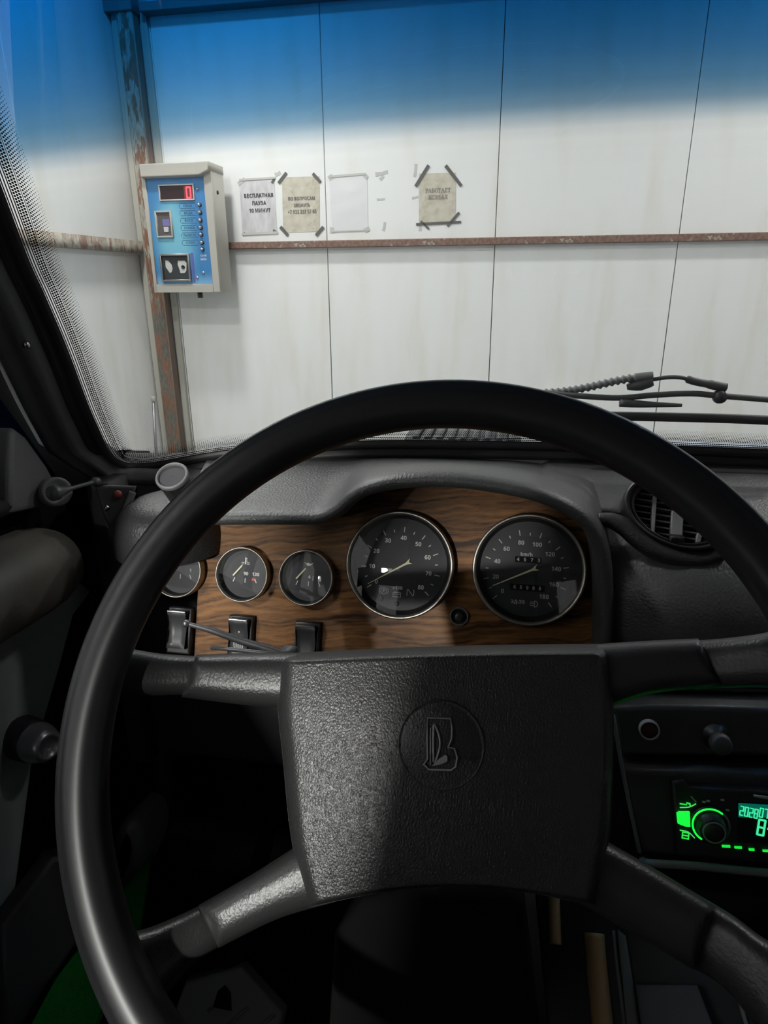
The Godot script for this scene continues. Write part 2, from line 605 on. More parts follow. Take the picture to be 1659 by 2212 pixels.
func frame_of(o: PackedVector3Array, w: float, deep: float, m: Material, called: String, parent: Node3D) -> void:
	var s := Shape.new()
	var lo := o[0]
	var hi := o[2]
	var d := Vector3(0, 0, deep)
	s.box((Vector3(lo.x + w / 2, (lo.y + hi.y) / 2, lo.z)) + d / 2, Vector3(w, hi.y - lo.y, deep), w * 0.3)
	s.box((Vector3(hi.x - w / 2, (lo.y + hi.y) / 2, lo.z)) + d / 2, Vector3(w, hi.y - lo.y, deep), w * 0.3)
	s.box((Vector3((lo.x + hi.x) / 2, lo.y + w / 2, lo.z)) + d / 2, Vector3(hi.x - lo.x - w, w, deep), w * 0.3)
	s.box((Vector3((lo.x + hi.x) / 2, hi.y - w / 2, lo.z)) + d / 2, Vector3(hi.x - lo.x - w, w, deep), w * 0.3)
	obj(called, s.done(), m, parent)

func terminal() -> void:
	var bl := fz(341, 632)
	var tr := fz(451, 352)
	var x0 := bl.x
	var x1 := tr.x + 0.004
	var y0 := bl.y
	var y1 := tr.y
	var xc := (x0 + x1) / 2
	var t := thing("payment_cabinet", "grey wall cabinet with blue control panel and red zero display", "terminal", at(Vector3(xc, y0, BOX_Z - 0.16)))
	var n := Vector3(0, 0, 1)
	# open-fronted box with a recessed panel
	var s := Shape.new()
	s.box(Vector3(xc, (y0 + y1) / 2, BOX_Z - 0.09), Vector3(x1 - x0, y1 - y0, 0.144), 0.004)
	obj("housing", s.done(), M.cabinet, t)
	var p := frect(318, 383, 449, 614, 0.0)
	var door := Shape.new()
	var d := 0.018
	door.box(Vector3((x0 + p[0].x) / 2, (y0 + y1) / 2, BOX_Z - d / 2), Vector3(p[0].x - x0, y1 - y0, d), 0.004)
	door.box(Vector3((x1 + p[1].x) / 2, (y0 + y1) / 2, BOX_Z - d / 2), Vector3(x1 - p[1].x, y1 - y0, d), 0.004)
	door.box(Vector3((p[0].x + p[1].x) / 2, (y0 + p[0].y) / 2, BOX_Z - d / 2), Vector3(p[1].x - p[0].x, p[0].y - y0, d), 0.002)
	door.box(Vector3((p[0].x + p[1].x) / 2, (y1 + p[2].y) / 2, BOX_Z - d / 2), Vector3(p[1].x - p[0].x, y1 - p[2].y, d), 0.002)
	obj("door_frame", door.done(), M.cabinet, t)
	# rain cap with chamfered right end
	var c := PackedVector3Array()
	for q in [Vector2(x0 - 0.008, y1 - 0.058), Vector2(x1 - 0.05, y1 - 0.058), Vector2(x1 + 0.004, y1 - 0.035), Vector2(x1 + 0.004, y1 + 0.004), Vector2(x0 - 0.008, y1 + 0.004)]:
		c.append(Vector3(q.x, q.y, BOX_Z + 0.03))
	obj("rain_cap", Shape.new().slab(c, n, 0.19, 0.006).done(), M.cabinet, t)
	var pm := mat(Color.WHITE, 0.3)
	pm.albedo_texture = picture(96, 160, func(u: float, v: float) -> Color:
		var cyan := Color(0.17, 0.45, 0.58)
		var blue := Color(0.05, 0.20, 0.44)
		var pale := Color(0.30, 0.55, 0.72)
		var k := clampf(1.0 - absf(u - 0.42) * 2.1, 0, 1) * clampf(1.25 - absf(v - 0.42) * 1.9, 0, 1)
		var col := blue.lerp(cyan, smoothstep(0.1, 0.75, k))
		return col.lerp(pale, 0.5 * smoothstep(0.12, 0.0, v)))
	var panel := obj("control_panel", Shape.new().slab(frect(318, 383, 449, 614, -0.010), n, 0.004).done(), pm, t)
	var sans := font("Droid Sans", 700)
	var row_ink := mat(Color(0.03, 0.10, 0.20), 0.5)
	var rows := ["ПЕНА", "ВОДА", "ВОСК", "СУШКА", "ПЫЛЕСОС", "СТОП"]
	for k in 6:
		var yy := 444.0 + k * 16.0
		var xx := 403.5 + k * 1.3
		var r := frect(xx - 18, yy - 5.5, xx + 18, yy + 5.5, -0.0095)
		var ce := (r[0] + r[2]) / 2
		var w := (r[1].x - r[0].x)
		var h := (r[2].y - r[1].y)
		var print := Shape.new()
		for side in [-1, 1]:
			stroke(print, Vector2(-w / 2 + 0.005, side * h / 2), Vector2(w / 2 - 0.005, side * h / 2), 0.0025, 0, at(ce))
			stroke(print, Vector2(side * w / 2, -h / 2 + 0.005), Vector2(side * w / 2, h / 2 - 0.005), 0.0025, 0, at(ce))
		write(print, rows[k], sans, h * 0.5, at(ce), minf(w * 0.78, 0.012 * rows[k].length()))
		obj("row_lettering", print.done(), row_ink, panel)
	var low := Shape.new()
	write(low, "СТОП", sans, 0.009, at(fz(438, 552) + Vector3(0, 0, -0.0095)), 0.032)
	write(low, "ПАУЗА", sans, 0.009, at(fz(438, 560) + Vector3(0, 0, -0.0095)), 0.034)
	obj("stop_lettering", low.done(), M.print_white, panel)
	# display with a red seven-segment zero
	var disp := obj("display", Shape.new().slab(frect(345, 401, 416, 430, -0.007), n, 0.006).done(), mat(Color(0.03, 0.012, 0.016), 0.25), t)
	frame_of(frect(342.5, 397.5, 418.5, 433, -0.009), 0.006, 0.008, M.pale_tape, "display_bezel", t)
	obj("lit_field", Shape.new().slab(frect(396, 402, 415.5, 429, -0.0068), n, 0.001).done(), glow(Color(0.20, 0.008, 0.015), 1.0), disp)
	var dg := Shape.new()
	segments(dg, "0", at(fz(406, 415.5) + Vector3(0, 0, -0.0065)), 0.022, 0.05, 0.009)
	obj("glowing_digit", dg.done(), glow(Color(1.0, 0.10, 0.15), 1.3), disp)
	# card reader
	var cr := obj("card_reader", Shape.new().slab(frect(338.5, 459, 369, 508, -0.008), n, 0.006).done(), mat(Color(0.10, 0.085, 0.09), 0.4), t)
	frame_of(frect(336, 455, 371.5, 513.5, -0.009), 0.009, 0.011, M.cabinet, "reader_bezel", t)
	obj("reader_screen", Shape.new().slab(frect(350, 473, 365, 488, -0.006), n, 0.002).done(), glow(Color(0.26, 0.25, 0.62), 0.55), cr)
	obj("reader_slot", Shape.new().slab(frect(353, 490, 363, 501, -0.004), n, 0.004, 0.001).done(), M.pale_tape, cr)
	# coin and note acceptor
	var ac := obj("coin_acceptor", Shape.new().slab(frect(352, 553, 408, 604, -0.006), n, 0.006).done(), mat(Color(0.035, 0.04, 0.042), 0.4), t)
	frame_of(frect(348, 548.5, 411.5, 608, -0.009), 0.010, 0.020, M.satin, "acceptor_bezel", t)
	obj("tray_shade", Shape.new().slab(frect(413, 546, 418, 610, -0.008), n, 0.004).done(), mat(Color(0.10, 0.12, 0.38), 0.5), t)
	var leaf := PackedVector3Array()
	for q in [Vector2(356, 562), Vector2(362, 563), Vector2(369, 571), Vector2(372, 580), Vector2(370, 588), Vector2(366, 590), Vector2(362, 584), Vector2(357, 577)]:
		leaf.append(fz(q.x, q.y) + Vector3(0, 0, -0.004))
	obj("coin_chute", Shape.new().slab(leaf, n, 0.003, 0.001).done(), M.pale_tape, ac)
	var oct := PackedVector3Array()
	for q in [Vector2(383, 563), Vector2(398, 563), Vector2(402, 568), Vector2(402, 585), Vector2(398, 590), Vector2(389, 590), Vector2(386, 580), Vector2(383, 572)]:
		oct.append(fz(q.x, q.y) + Vector3(0, 0, -0.004))
	obj("return_button", Shape.new().slab(oct, n, 0.003, 0.001).done(), M.pale_tape, ac)
	var hole := fz(395, 577)
	obj("button_ring", Shape.new().lathe([Vector2(0.010, -0.004), Vector2(0.010, 0.0), Vector2(0.007, 0.0), Vector2(0.006, -0.002), Vector2(0.0005, -0.002)], 16, at(hole)).done(), M.smooth_black, ac)
	# push buttons and screws
	for q in [Vector2(429.5, 441.8), Vector2(430.7, 458.6), Vector2(431.5, 475.5), Vector2(432.4, 491), Vector2(433.3, 506), Vector2(435, 523.7), Vector2(436, 538)]:
		var at_b := at(fz(q.x, q.y) + Vector3(0, 0, -0.010))
		var bt := obj("push_button", Shape.new().lathe([Vector2(0.0085, 0), Vector2(0.0085, 0.012), Vector2(0.006, 0.015), Vector2(0.0004, 0.016)], 14, at_b).done(), M.chrome, t)
		obj("collar", Shape.new().lathe([Vector2(0.0115, 0), Vector2(0.0115, 0.004), Vector2(0.0085, 0.005)], 14, at_b).done(), M.smooth_black, bt)
	for q in [Vector2(424.7, 408), Vector2(438, 588.8), Vector2(424.7, 600)]:
		obj("screw", Shape.new().lathe([Vector2(0.008, 0), Vector2(0.007, 0.006), Vector2(0.0004, 0.008)], 12, at(fz(q.x, q.y) + Vector3(0, 0, -0.010))).done(), M.chrome, t)
	obj("cable_gland", Shape.new().tube(vec([Vector3(fz(422, 636).x, y0 + 0.004, BOX_Z - 0.06), Vector3(fz(422, 636).x, y0 - 0.03, BOX_Z - 0.06)]), 0.014, 12).done(), M.smooth_black, t)
	obj("side_lock", Shape.new().lathe([Vector2(0.01, 0), Vector2(0.01, 0.004), Vector2(0.0004, 0.005)], 12, Transform3D(Basis(Vector3.UP, PI / 2), Vector3(x1, fz(461, 412).y, BOX_Z - 0.07))).done(), M.smooth_black, t)

# seven-segment characters drawn as bars
func segments(s: Shape, text: String, x: Transform3D, w: float, h: float, thick: float) -> void:
	var on := {"0": "abcdef", "1": "bc", "2": "abged", "7": "abc", "8": "abcdefg", "B": "abcdefg", "T": "ag", "5": "afgcd", "3": "abgcd"}
	var step := w * 1.55
	var start := -step * (text.length() - 1) / 2.0
	for k in text.length():
		if not on.has(text[k]): continue
		var ox := start + step * k
		var seg := {"a": [Vector2(-w / 2, h / 2), Vector2(w / 2, h / 2)], "b": [Vector2(w / 2, h / 2), Vector2(w / 2, 0)], "c": [Vector2(w / 2, 0), Vector2(w / 2, -h / 2)], "d": [Vector2(-w / 2, -h / 2), Vector2(w / 2, -h / 2)], "e": [Vector2(-w / 2, 0), Vector2(-w / 2, -h / 2)], "f": [Vector2(-w / 2, h / 2), Vector2(-w / 2, 0)], "g": [Vector2(-w / 2, 0), Vector2(w / 2, 0)]}
		for c in on[text[k]]:
			var a: Vector2 = seg[c][0]
			var b: Vector2 = seg[c][1]
			var d := (b - a).normalized() * thick * 0.3
			stroke(s, a + d + Vector2(ox, 0), b - d + Vector2(ox, 0), thick, 0, x)

func wz(x: float, y: float, off := 0.0) -> Vector3:
	return pz(x, y, WALL_Z + 0.0105) + Vector3(0, 0, off)

func tape_strip(a: Vector2, b: Vector2, wide: float, m: Material, parent: Node3D, off := 0.0025) -> void:
	var p := wz(a.x, a.y, off)
	var q := wz(b.x, b.y, off)
	var d := (q - p).normalized()
	var e := Vector3(-d.y, d.x, 0) * wide / 2
	obj("tape_strip", Shape.new().slab(vec([p - e, q - e, q + e * 0.9, p + e * 1.05]), Vector3(0, 0, 1), 0.0008).done(), m, parent)

func sheet(corners: Array, off := 0.0012) -> Mesh:
	# a slightly cockled sheet spanned by its four corners: bottom left, bottom right, top right, top left
	var c := []
	for q in corners: c.append(wz(q.x, q.y, off))
	var n := noise(FastNoiseLite.TYPE_SIMPLEX, 9.0, int(corners[0].x))
	var rows := []
	for i in 13:
		var row := PackedVector3Array()
		for j in 10:
			var u := j / 9.0
			var v := i / 12.0
			var p: Vector3 = (c[0] as Vector3).lerp(c[1], u).lerp((c[3] as Vector3).lerp(c[2], u), v)
			p.z += (n.get_noise_2d(p.x, p.y) + 0.6) * 0.0022 * sin(PI * u) * sin(PI * v)
			row.append(p)
		rows.append(row)
	return Shape.new().grid(rows).done()

func notices() -> void:
	var bold := font("Droid Sans", 700)
	var serif := font("Droid Serif", 400)
	var p := thing("paper_notice", "white crumpled notice about a free ten minute pause, nearest the payment cabinet", "notice", at(wz(558, 505)), "notices on the front wall")
	obj("sheet", sheet([Vector2(524, 504), Vector2(599, 501), Vector2(592, 387), Vector2(517, 390)]), M.paper, p)
	var s := Shape.new()
	write(s, "БЕСПЛАТНАЯ", bold, 0.020, at(wz(559, 422.5, 0.004)), wz(590, 422).x - wz(528, 422).x)
	write(s, "ПАУЗА", bold, 0.020, at(wz(560, 439, 0.004)), wz(575, 422).x - wz(545, 422).x)
	write(s, "10 МИНУТ", bold, 0.020, at(wz(561.5, 455, 0.004)), wz(584.5, 422).x - wz(538.5, 422).x)
	obj("lettering", s.done(), M.ink, p)
	tape_strip(Vector2(517, 389), Vector2(595, 384), 0.010, M.pale_tape, p, 0.0045)
	tape_strip(Vector2(524, 506), Vector2(601, 502), 0.013, M.pale_tape, p, 0.0045)
	tape_strip(Vector2(515, 398), Vector2(529, 386), 0.02, M.pale_tape, p)
	tape_strip(Vector2(588, 396), Vector2(593, 384), 0.014, M.tape, p)
	tape_strip(Vector2(590, 497), Vector2(600, 503), 0.012, M.tape, p)
	tape_strip(Vector2(524, 508), Vector2(530, 503), 0.014, M.tape, p)
	p = thing("paper_notice", "yellowed notice with a telephone number, held by four dark tapes beside the panel joint", "notice", at(wz(652, 503)), "notices on the front wall")
	obj("sheet", sheet([Vector2(612, 503), Vector2(691, 500), Vector2(690, 381), Vector2(609, 383)]), M.old_paper, p)
	s = Shape.new()
	write(s, "ПО ВОПРОСАМ", bold, 0.017, at(wz(651.5, 429, 0.004)), wz(680, 422).x - wz(622, 422).x)
	write(s, "ЗВОНИТЬ", bold, 0.017, at(wz(652.5, 443.5, 0.004)), wz(670, 422).x - wz(635, 422).x)
	write(s, "+7 933 237 57 65", bold, 0.019, at(wz(653, 457.5, 0.004)), wz(684, 422).x - wz(622, 422).x)
	obj("lettering", s.done(), M.ink_grey, p)
	tape_strip(Vector2(602, 396), Vector2(619, 373), 0.016, M.tape, p, 0.0045)
	tape_strip(Vector2(676, 375), Vector2(693, 394), 0.016, M.tape, p, 0.0045)
	tape_strip(Vector2(606, 490), Vector2(623, 509), 0.018, M.tape, p, 0.0045)
	tape_strip(Vector2(683, 509), Vector2(699, 490), 0.018, M.tape, p, 0.0045)
	p = thing("paper_notice", "yellowed two-line notice in serif letters, taped alone at the right of the row", "notice", at(wz(945, 482)), "notices on the front wall")
	obj("sheet", sheet([Vector2(905, 481), Vector2(984, 478), Vector2(985, 373), Vector2(905, 375)]), M.old_paper, p)
	s = Shape.new()
	write(s, "РАБОТАЕТ", serif, 0.021, at(wz(946, 411.5, 0.004)), wz(973, 422).x - wz(919, 422).x)
	write(s, "БЕЗНАЛ", serif, 0.021, at(wz(946, 426, 0.004)), wz(966.5, 422).x - wz(925.5, 422).x)
	obj("lettering", s.done(), M.ink_grey, p)
	tape_strip(Vector2(898, 403), Vector2(926, 357), 0.017, M.tape, p, 0.0045)
	tape_strip(Vector2(962.5, 358), Vector2(997, 402), 0.017, M.tape, p, 0.0045)
	tape_strip(Vector2(899, 485), Vector2(996, 479.5), 0.013, M.tape, p, 0.0045)
	tape_strip(Vector2(966.5, 489), Vector2(992, 459), 0.014, M.tape, p, 0.0045)
	tape_strip(Vector2(909, 478), Vector2(927, 495), 0.011, M.tape, p, 0.0045)
	p = thing("plastic_sleeve", "empty pale plastic sleeve taped to the wall right of the panel joint", "sleeve", at(wz(752, 500)))
	obj("sheet", sheet([Vector2(718, 500), Vector2(795, 496), Vector2(793, 377), Vector2(711, 383)]), mat(Color(0.70, 0.71, 0.72), 0.3), p)
	tape_strip(Vector2(711, 382), Vector2(790, 375.5), 0.011, M.pale_tape, p, 0.0045)
	tape_strip(Vector2(718, 500), Vector2(796, 497), 0.006, M.pale_tape, p, 0.0045)
	tape_strip(Vector2(710, 386), Vector2(719, 380), 0.026, M.pale_tape, p)
	tape_strip(Vector2(786, 377), Vector2(794, 385), 0.02, M.pale_tape, p)
	tape_strip(Vector2(713, 497), Vector2(722, 497), 0.028, M.pale_tape, p)
	tape_strip(Vector2(787, 499), Vector2(798, 493), 0.024, M.pale_tape, p)
	var scraps := [
		[Vector2(811, 377), Vector2(838, 372), 0.022, "torn strip of old tape high between the sleeve and the last notice"],
		[Vector2(820, 388), Vector2(829, 380), 0.02, "small tape scrap just under the torn strip"],
		[Vector2(895.5, 382), Vector2(899, 354), 0.017, "upright grey tape scrap left of the serif notice, at its upper corner"],
		[Vector2(814, 431), Vector2(831, 430), 0.012, "flat tape scrap in the middle of the bare wall between sleeve and notice"],
		[Vector2(828, 499), Vector2(832, 480), 0.017, "upright tape scrap low on the wall between sleeve and notice"],
		[Vector2(890, 428), Vector2(904, 425), 0.014, "small tape scrap touching the left edge of the serif notice"],
		[Vector2(907, 499), Vector2(908, 486), 0.018, "pale tape scrap under the lower left corner of the serif notice"],
		[Vector2(594, 378), Vector2(606, 373), 0.022, "pale tape scrap above the gap between the first two notices"],
	]
	for k in scraps:
		var a := wz(k[0].x, k[0].y, 0.001)
		var b := wz(k[1].x, k[1].y, 0.001)
		var d := (b - a).normalized()
		var e: Vector3 = Vector3(-d.y, d.x, 0) * (k[2] / 2.0)
		var o := obj("tape_scrap", Shape.new().slab(vec([a - e, b - e * 0.7, b + e, (a + b) / 2 + e * 0.6, a + e]), Vector3(0, 0, 1), 0.001).done(), M.pale_tape)
		meta(o, k[3], "tape", "old tape scraps on the wall")

# ---------------------------------------------------------------- the car
func car_shell() -> void:
	var o := EYE
	struct("cabin_roof", Shape.new().box(o + Vector3(0.33, 0.345, 0.42), Vector3(1.84, 0.05, 1.86), 0.01).done(), M.headliner, "pale headliner and roof of the car cabin, above the frame")
	struct("cabin_floor", Shape.new().box(o + Vector3(0.33, -0.90, 0.17), Vector3(1.80, 0.04, 2.36)).done(), M.matte, "dark carpeted floor pan of the car")
	struct("bulkhead_front", Shape.new().box(o + Vector3(0.33, -0.585, -0.86), Vector3(1.84, 0.60, 0.04)).done(), M.matte, "black bulkhead at the front of the footwell")
	struct("bulkhead_rear", Shape.new().box(o + Vector3(0.33, -0.56, 1.33), Vector3(1.84, 0.70, 0.04)).done(), M.trim_grey, "rear end of the car cabin below the rear window, out of view")
	struct("beam_cut_header", Shape.new().box(o + Vector3(0.33, 0.288, 1.33), Vector3(1.84, 0.084, 0.04)).done(), M.trim_grey, "added header over the rear window that cuts the lamp beam, out of view")  # added low header, keeps the lamp beam from passing above the hub
	struct("rear_light_block", Shape.new().box(o + Vector3(0.85, 0.01, 1.33), Vector3(0.80, 0.46, 0.04)).done(), M.trim_grey, "added panel closing the right of the rear window against light, out of view")  # added panel, keeps rear light off the right of the cabin
	struct("body_side_right", Shape.new().box(o + Vector3(1.24, -0.42, 0.33), Vector3(0.06, 0.94, 2.04)).done(), M.trim_grey, "right side of the car body, raised to dim the cabin, under a narrowed window, out of view")  # side made higher so that less light enters the cabin
	struct("body_side_left", Shape.new().box(o + Vector3(-0.60, -0.57, 0.33), Vector3(0.05, 0.62, 2.04)).done(), M.car_paint, "left side of the car body below the windows")
	struct("kick_side", Shape.new().box(o + Vector3(-0.55, -0.57, -0.75), Vector3(0.05, 0.66, 0.28), 0.01).done(), M.matte, "black inner side of the footwell between door and bulkhead")
	for s in [-0.565, 1.215]:
		struct("door_pillar", Shape.new().box(o + Vector3(s, 0.05, 0.31), Vector3(0.05, 0.58, 0.14), 0.01).done(), M.trim_grey, "upright pillar between the %s side windows, behind the driver" % ["left" if s < 0 else "right"])
		struct("rear_pillar", Shape.new().box(o + Vector3(s, 0.05, 1.28), Vector3(0.05, 0.58, 0.16), 0.01).done(), M.trim_grey, "%s rear roof pillar of the car" % ["left" if s < 0 else "right"])

# the windscreen's surface, as rel z over rel x and y: raked, and bowed towards the sides
func gz(x: float, y: float) -> float:
	return -0.775 + 0.12 * (x - 0.33) * (x - 0.33) + 0.6 * (y + 0.19)

func gp(q: Vector2, off := 0.0) -> Vector3:
	return EYE + Vector3(q.x, q.y, gz(q.x, q.y)) + gn(q) * off

func gn(q: Vector2) -> Vector3:
	return Vector3(-0.24 * (q.x - 0.33), -0.6, 1.0).normalized()

func gpx(x: float, y: float) -> Vector2:
	var d := ray(x, y)
	var z := -0.7
	for k in 14:
		var p := d * (z / d.z)
		z = lerpf(z, gz(p.x, p.y), 0.8)
	var e := d * (z / d.z)
	return Vector2(e.x, e.y)

func curve2(list: Array, per: int) -> PackedVector2Array:
	var pts := []
	for q in list: pts.append(Vector3(q.x, q.y, 0))
	var out := PackedVector2Array()
	for p in smooth(pts, per): out.append(Vector2(p.x, p.y))
	return out

var glass_edge := PackedVector2Array()    # closed, clockwise from the middle of the top edge, down the left side
var left_count := 0

func resample(path: PackedVector2Array, step: float) -> PackedVector2Array:
	var out := PackedVector2Array([path[0]])
	var left := step
	for i in path.size() - 1:
		var a := path[i]
		var b := path[i + 1]
		var l := a.distance_to(b)
		var d := left
		while d <= l:
			out.append(a.lerp(b, d / l))
			d += step
		left = d - l
	return out

func half_edge() -> PackedVector2Array:
	var side := []
	for q in [Vector2(0, 404), Vector2(59, 560), Vector2(94, 637.6), Vector2(141, 748), Vector2(188, 873), Vector2(211.6, 927), Vector2(233, 972), Vector2(249, 990), Vector2(268, 1000), Vector2(292, 1002.5), Vector2(331, 1000), Vector2(422, 984), Vector2(500, 972.5), Vector2(640, 961.5), Vector2(779, 953.5), Vector2(962, 953), Vector2(1194, 957), Vector2(1471, 965), Vector2(1640, 972)]:
		side.append(gpx(q.x, q.y))
	var d: Vector2 = (side[0] - side[1]).normalized()
	var top: Vector2 = side[0] + d * ((0.27 - side[0].y) / d.y)
	var all := [Vector2(0.33, 0.30), Vector2(0.0, 0.298), top + Vector2(0.06, 0.022), top + Vector2(0.02, 0.008), top + d * -0.03]
	all.append_array(side)
	var low: Vector2 = side[side.size() - 1]
	all.append(Vector2(0.33, low.y - 0.0005))
	return resample(curve2(all, 12), 0.004)

func inward(path: PackedVector2Array, i: int) -> Vector2:
	var t := (path[mini(i + 1, path.size() - 1)] - path[maxi(i - 1, 0)]).normalized()
	return Vector2(-t.y, t.x)          # the half path runs anticlockwise round the glass, so inward is to its left

# a strip of enamel printed on the glass between two distances from its edge
func enamel(s: Shape, path: PackedVector2Array, shift: PackedFloat32Array, d0: float, d1: float) -> void:
	var a := PackedVector3Array()
	var b := PackedVector3Array()
	for i in path.size():
		var n := inward(path, i)
		a.append(gp(path[i] + n * (d0 + shift[i]), 0.0012))
		b.append(gp(path[i] + n * (d1 + shift[i]), 0.0012))
	s.grid([a, b])

func windshield() -> void:
	var half := half_edge()
	var loop := half.duplicate()
	for i in range(half.size() - 2, 0, -1):
		loop.append(Vector2(0.66 - half[i].x, half[i].y))
	var w := thing("windshield", "clear curved windscreen with a blue sun band and dotted black border", "windshield", at(gp(Vector2(0.33, -0.19))))
	# the pane: rings between the edge and the middle
	var mid := Vector2(0.33, 0.05)
	var rows := []
	for k in 13:
		var f := 1.0 - k / 12.0
		var row := PackedVector3Array()
		for i in range(0, loop.size(), 2):
			row.append(gp(mid + (loop[i] - mid) * (f * 1.008 if k == 0 else maxf(f, 0.002))))
		rows.append(row)
	obj("pane", Shape.new().grid(rows, false, true).done(), M.pane, w)
	# blue band cast in the glass; clear below
	var band_rows := []
	for side in 2:
		for i in 15:
			var v := i / 14.0
			var r := PackedVector3Array()
			for j in 41:
				var x := lerpf(-0.56, 1.22, j / 40.0)
				var y0 := 0.112 - 0.078 * (x - 0.2) * (x - 0.2)
				var y := lerpf(y0 - 0.03, 0.32, v if side == 0 else 1.0 - v)
				r.append(gp(Vector2(x, y), -0.0012 if side == 0 else -0.0024))
			band_rows.append(r)
	var bm := StandardMaterial3D.new()
	bm.albedo_color = Color(1, 1, 1, 0)
	bm.roughness = 0.0
	bm.refraction_enabled = true
	bm.refraction_scale = 0.0
	bm.metallic_specular = 0.0
	var g := Gradient.new()
	var offs := PackedFloat32Array()
	var cols := PackedColorArray()
	for s in TINT:
		offs.append(s[0])
		cols.append((s[1] as Color).linear_to_srgb())
	g.offsets = offs
	g.colors = cols
	var gt := GradientTexture2D.new()
	gt.gradient = g
	gt.width = 4
	gt.height = 512
	gt.fill_from = Vector2(0, 0)
	gt.fill_to = Vector2(0, 1)
	bm.albedo_texture = gt
	bm.texture_repeat = false
	# both faces take the same colour at the same height
	var bs := Shape.new()
	for side in 2:
		for i in 14:
			var r0: PackedVector3Array = band_rows[side * 15 + i]
			var r1: PackedVector3Array = band_rows[side * 15 + i + 1]
			var v0 := i / 14.0 if side == 0 else 1.0 - i / 14.0
			var v1 := (i + 1) / 14.0 if side == 0 else 1.0 - (i + 1) / 14.0
			for j in 40:
				bs.quad(r0[j], r0[j + 1], r1[j + 1], r1[j], Vector2(0.5, v0), Vector2(0.5, v0), Vector2(0.5, v1), Vector2(0.5, v1))
	obj("sun_band", bs.done(), bm, w)
	# enamel border: lines at the sides, a close-set band, a fine line and dots that shrink inwards
	var start := 0
	while half[start].x > half[start + 1].x and half[start].y > 0.2: start += 1
	var path := half.slice(maxi(start - 4, 0))
	var shift := PackedFloat32Array()
	var corner := gpx(249, 990)
	var past := 0.0
	for i in path.size():
		if i > 0 and path[i].y < corner.y + 0.012: past += path[i].distance_to(path[i - 1])
		shift.append(-0.0085 * smoothstep(0.0, 0.06, past))
	var em := mat(Color(0.012, 0.011, 0.013), 0.5)
	for l in [[-0.002, 0.0012], [0.0026, 0.0037], [0.0051, 0.0062], [0.0076, 0.0086]]:
		var s := Shape.new()
		enamel(s, path, shift, l[0], l[1])
		obj("enamel_line", s.done(), em, w)
	var fine := Shape.new()
	enamel(fine, path, shift, 0.0162, 0.0168)
	obj("enamel_line", fine.done(), em, w)
	var dots := Shape.new()
	dots.st.set_smooth_group(-1)
	var length := 0.0
	var run := PackedFloat32Array([0.0])
	for i in path.size() - 1:
		length += path[i].distance_to(path[i + 1])
		run.append(length)
	var lanes := []
	for k in 3: lanes.append([0.0100 + k * 0.0022, 0.00108, 0.0022])
	for k in 8: lanes.append([0.0182 + k * 0.00165, 0.00088 - k * 0.00008, 0.0024])
	for k in lanes.size():
		var lane: Array = lanes[k]
		var at_d: float = (k % 2) * lane[2] * 0.5
		var i := 0
		while at_d < length:
			while i < run.size() - 2 and run[i + 1] < at_d: i += 1
			var f := (at_d - run[i]) / maxf(run[i + 1] - run[i], 1e-6)
			var n := inward(path, i).lerp(inward(path, i + 1), f).normalized()
			var c: Vector2 = path[i].lerp(path[i + 1], f) + n * (lane[0] + lerpf(shift[i], shift[i + 1], f))
			var p := gp(c, 0.0012)
			var nn := gn(c)
			var ex: Vector3 = nn.cross(Vector3.UP).normalized() * lane[1]
			var ey := nn.cross(ex)
			var ring := PackedVector3Array()
			for q in 8:
				ring.append(p + ex * cos(TAU * q / 8) + ey * sin(TAU * q / 8))
			for q in range(1, 7): dots.tri(ring[0], ring[q], ring[q + 1])
			at_d += lane[2]
	meta(obj("enamel_dots", dots.done(), em, w), "", "", "", "stuff")
	# rubber gasket all round
	var ribs := [Vector2(0.0015, 0.0), Vector2(-0.0005, 0.004), Vector2(-0.004, 0.0055), Vector2(-0.007, 0.004), Vector2(-0.0085, 0.001), Vector2(-0.0105, 0.001), Vector2(-0.013, 0.006), Vector2(-0.017, 0.0075), Vector2(-0.021, 0.005), Vector2(-0.024, -0.004), Vector2(-0.024, -0.03)]
	var grows := []
	for r in ribs:
		var row := PackedVector3Array()
		for i in range(0, loop.size(), 2):
			var t := (loop[(i + 2) % loop.size()] - loop[(i - 2 + loop.size()) % loop.size()]).normalized()
			var n := Vector2(-t.y, t.x)
			row.append(gp(loop[i] + n * r.x, r.y))
		grows.append(row)
	var gs := obj("windshield_gasket", Shape.new().grid(grows, false, true).done(), M.rubber)
	meta(gs, "black ribbed rubber gasket framing the windscreen", "gasket")
	# trim of the windscreen pillar: rounded folds along the left edge, down to the dashboard
	var fold := [Vector2(0.017, -0.02), Vector2(0.019, 0.006), Vector2(0.023, 0.016), Vector2(0.029, 0.019), Vector2(0.035, 0.016), Vector2(0.039, 0.008), Vector2(0.042, 0.005), Vector2(0.045, 0.010), Vector2(0.052, 0.016), Vector2(0.061, 0.015), Vector2(0.067, 0.006), Vector2(0.074, 0.002)]
	var prow := []
	var ps := PackedVector2Array()
	for i in range(0, half.size(), 3):
		if half[i].y < 0.30 and half[i].x < top_x(half) and half[i].y > corner.y + 0.006: ps.append(half[i])
	var low := ps[ps.size() - 1]
	var dir := (ps[ps.size() - 1] - ps[ps.size() - 6]).normalized()
	for k in 8: ps.append(low + dir * 0.008 * (k + 1))
	for r in fold:
		var row := PackedVector3Array()
		for i in ps.size():
			var t := (ps[mini(i + 1, ps.size() - 1)] - ps[maxi(i - 1, 0)]).normalized()
			row.append(gp(ps[i] + Vector2(t.y, -t.x) * r.x, r.y))
		prow.append(row)
	var pil := thing("pillar_trim", "dark grey rounded trim on the left windscreen pillar with one bright screw", "trim", at(gp(low)))
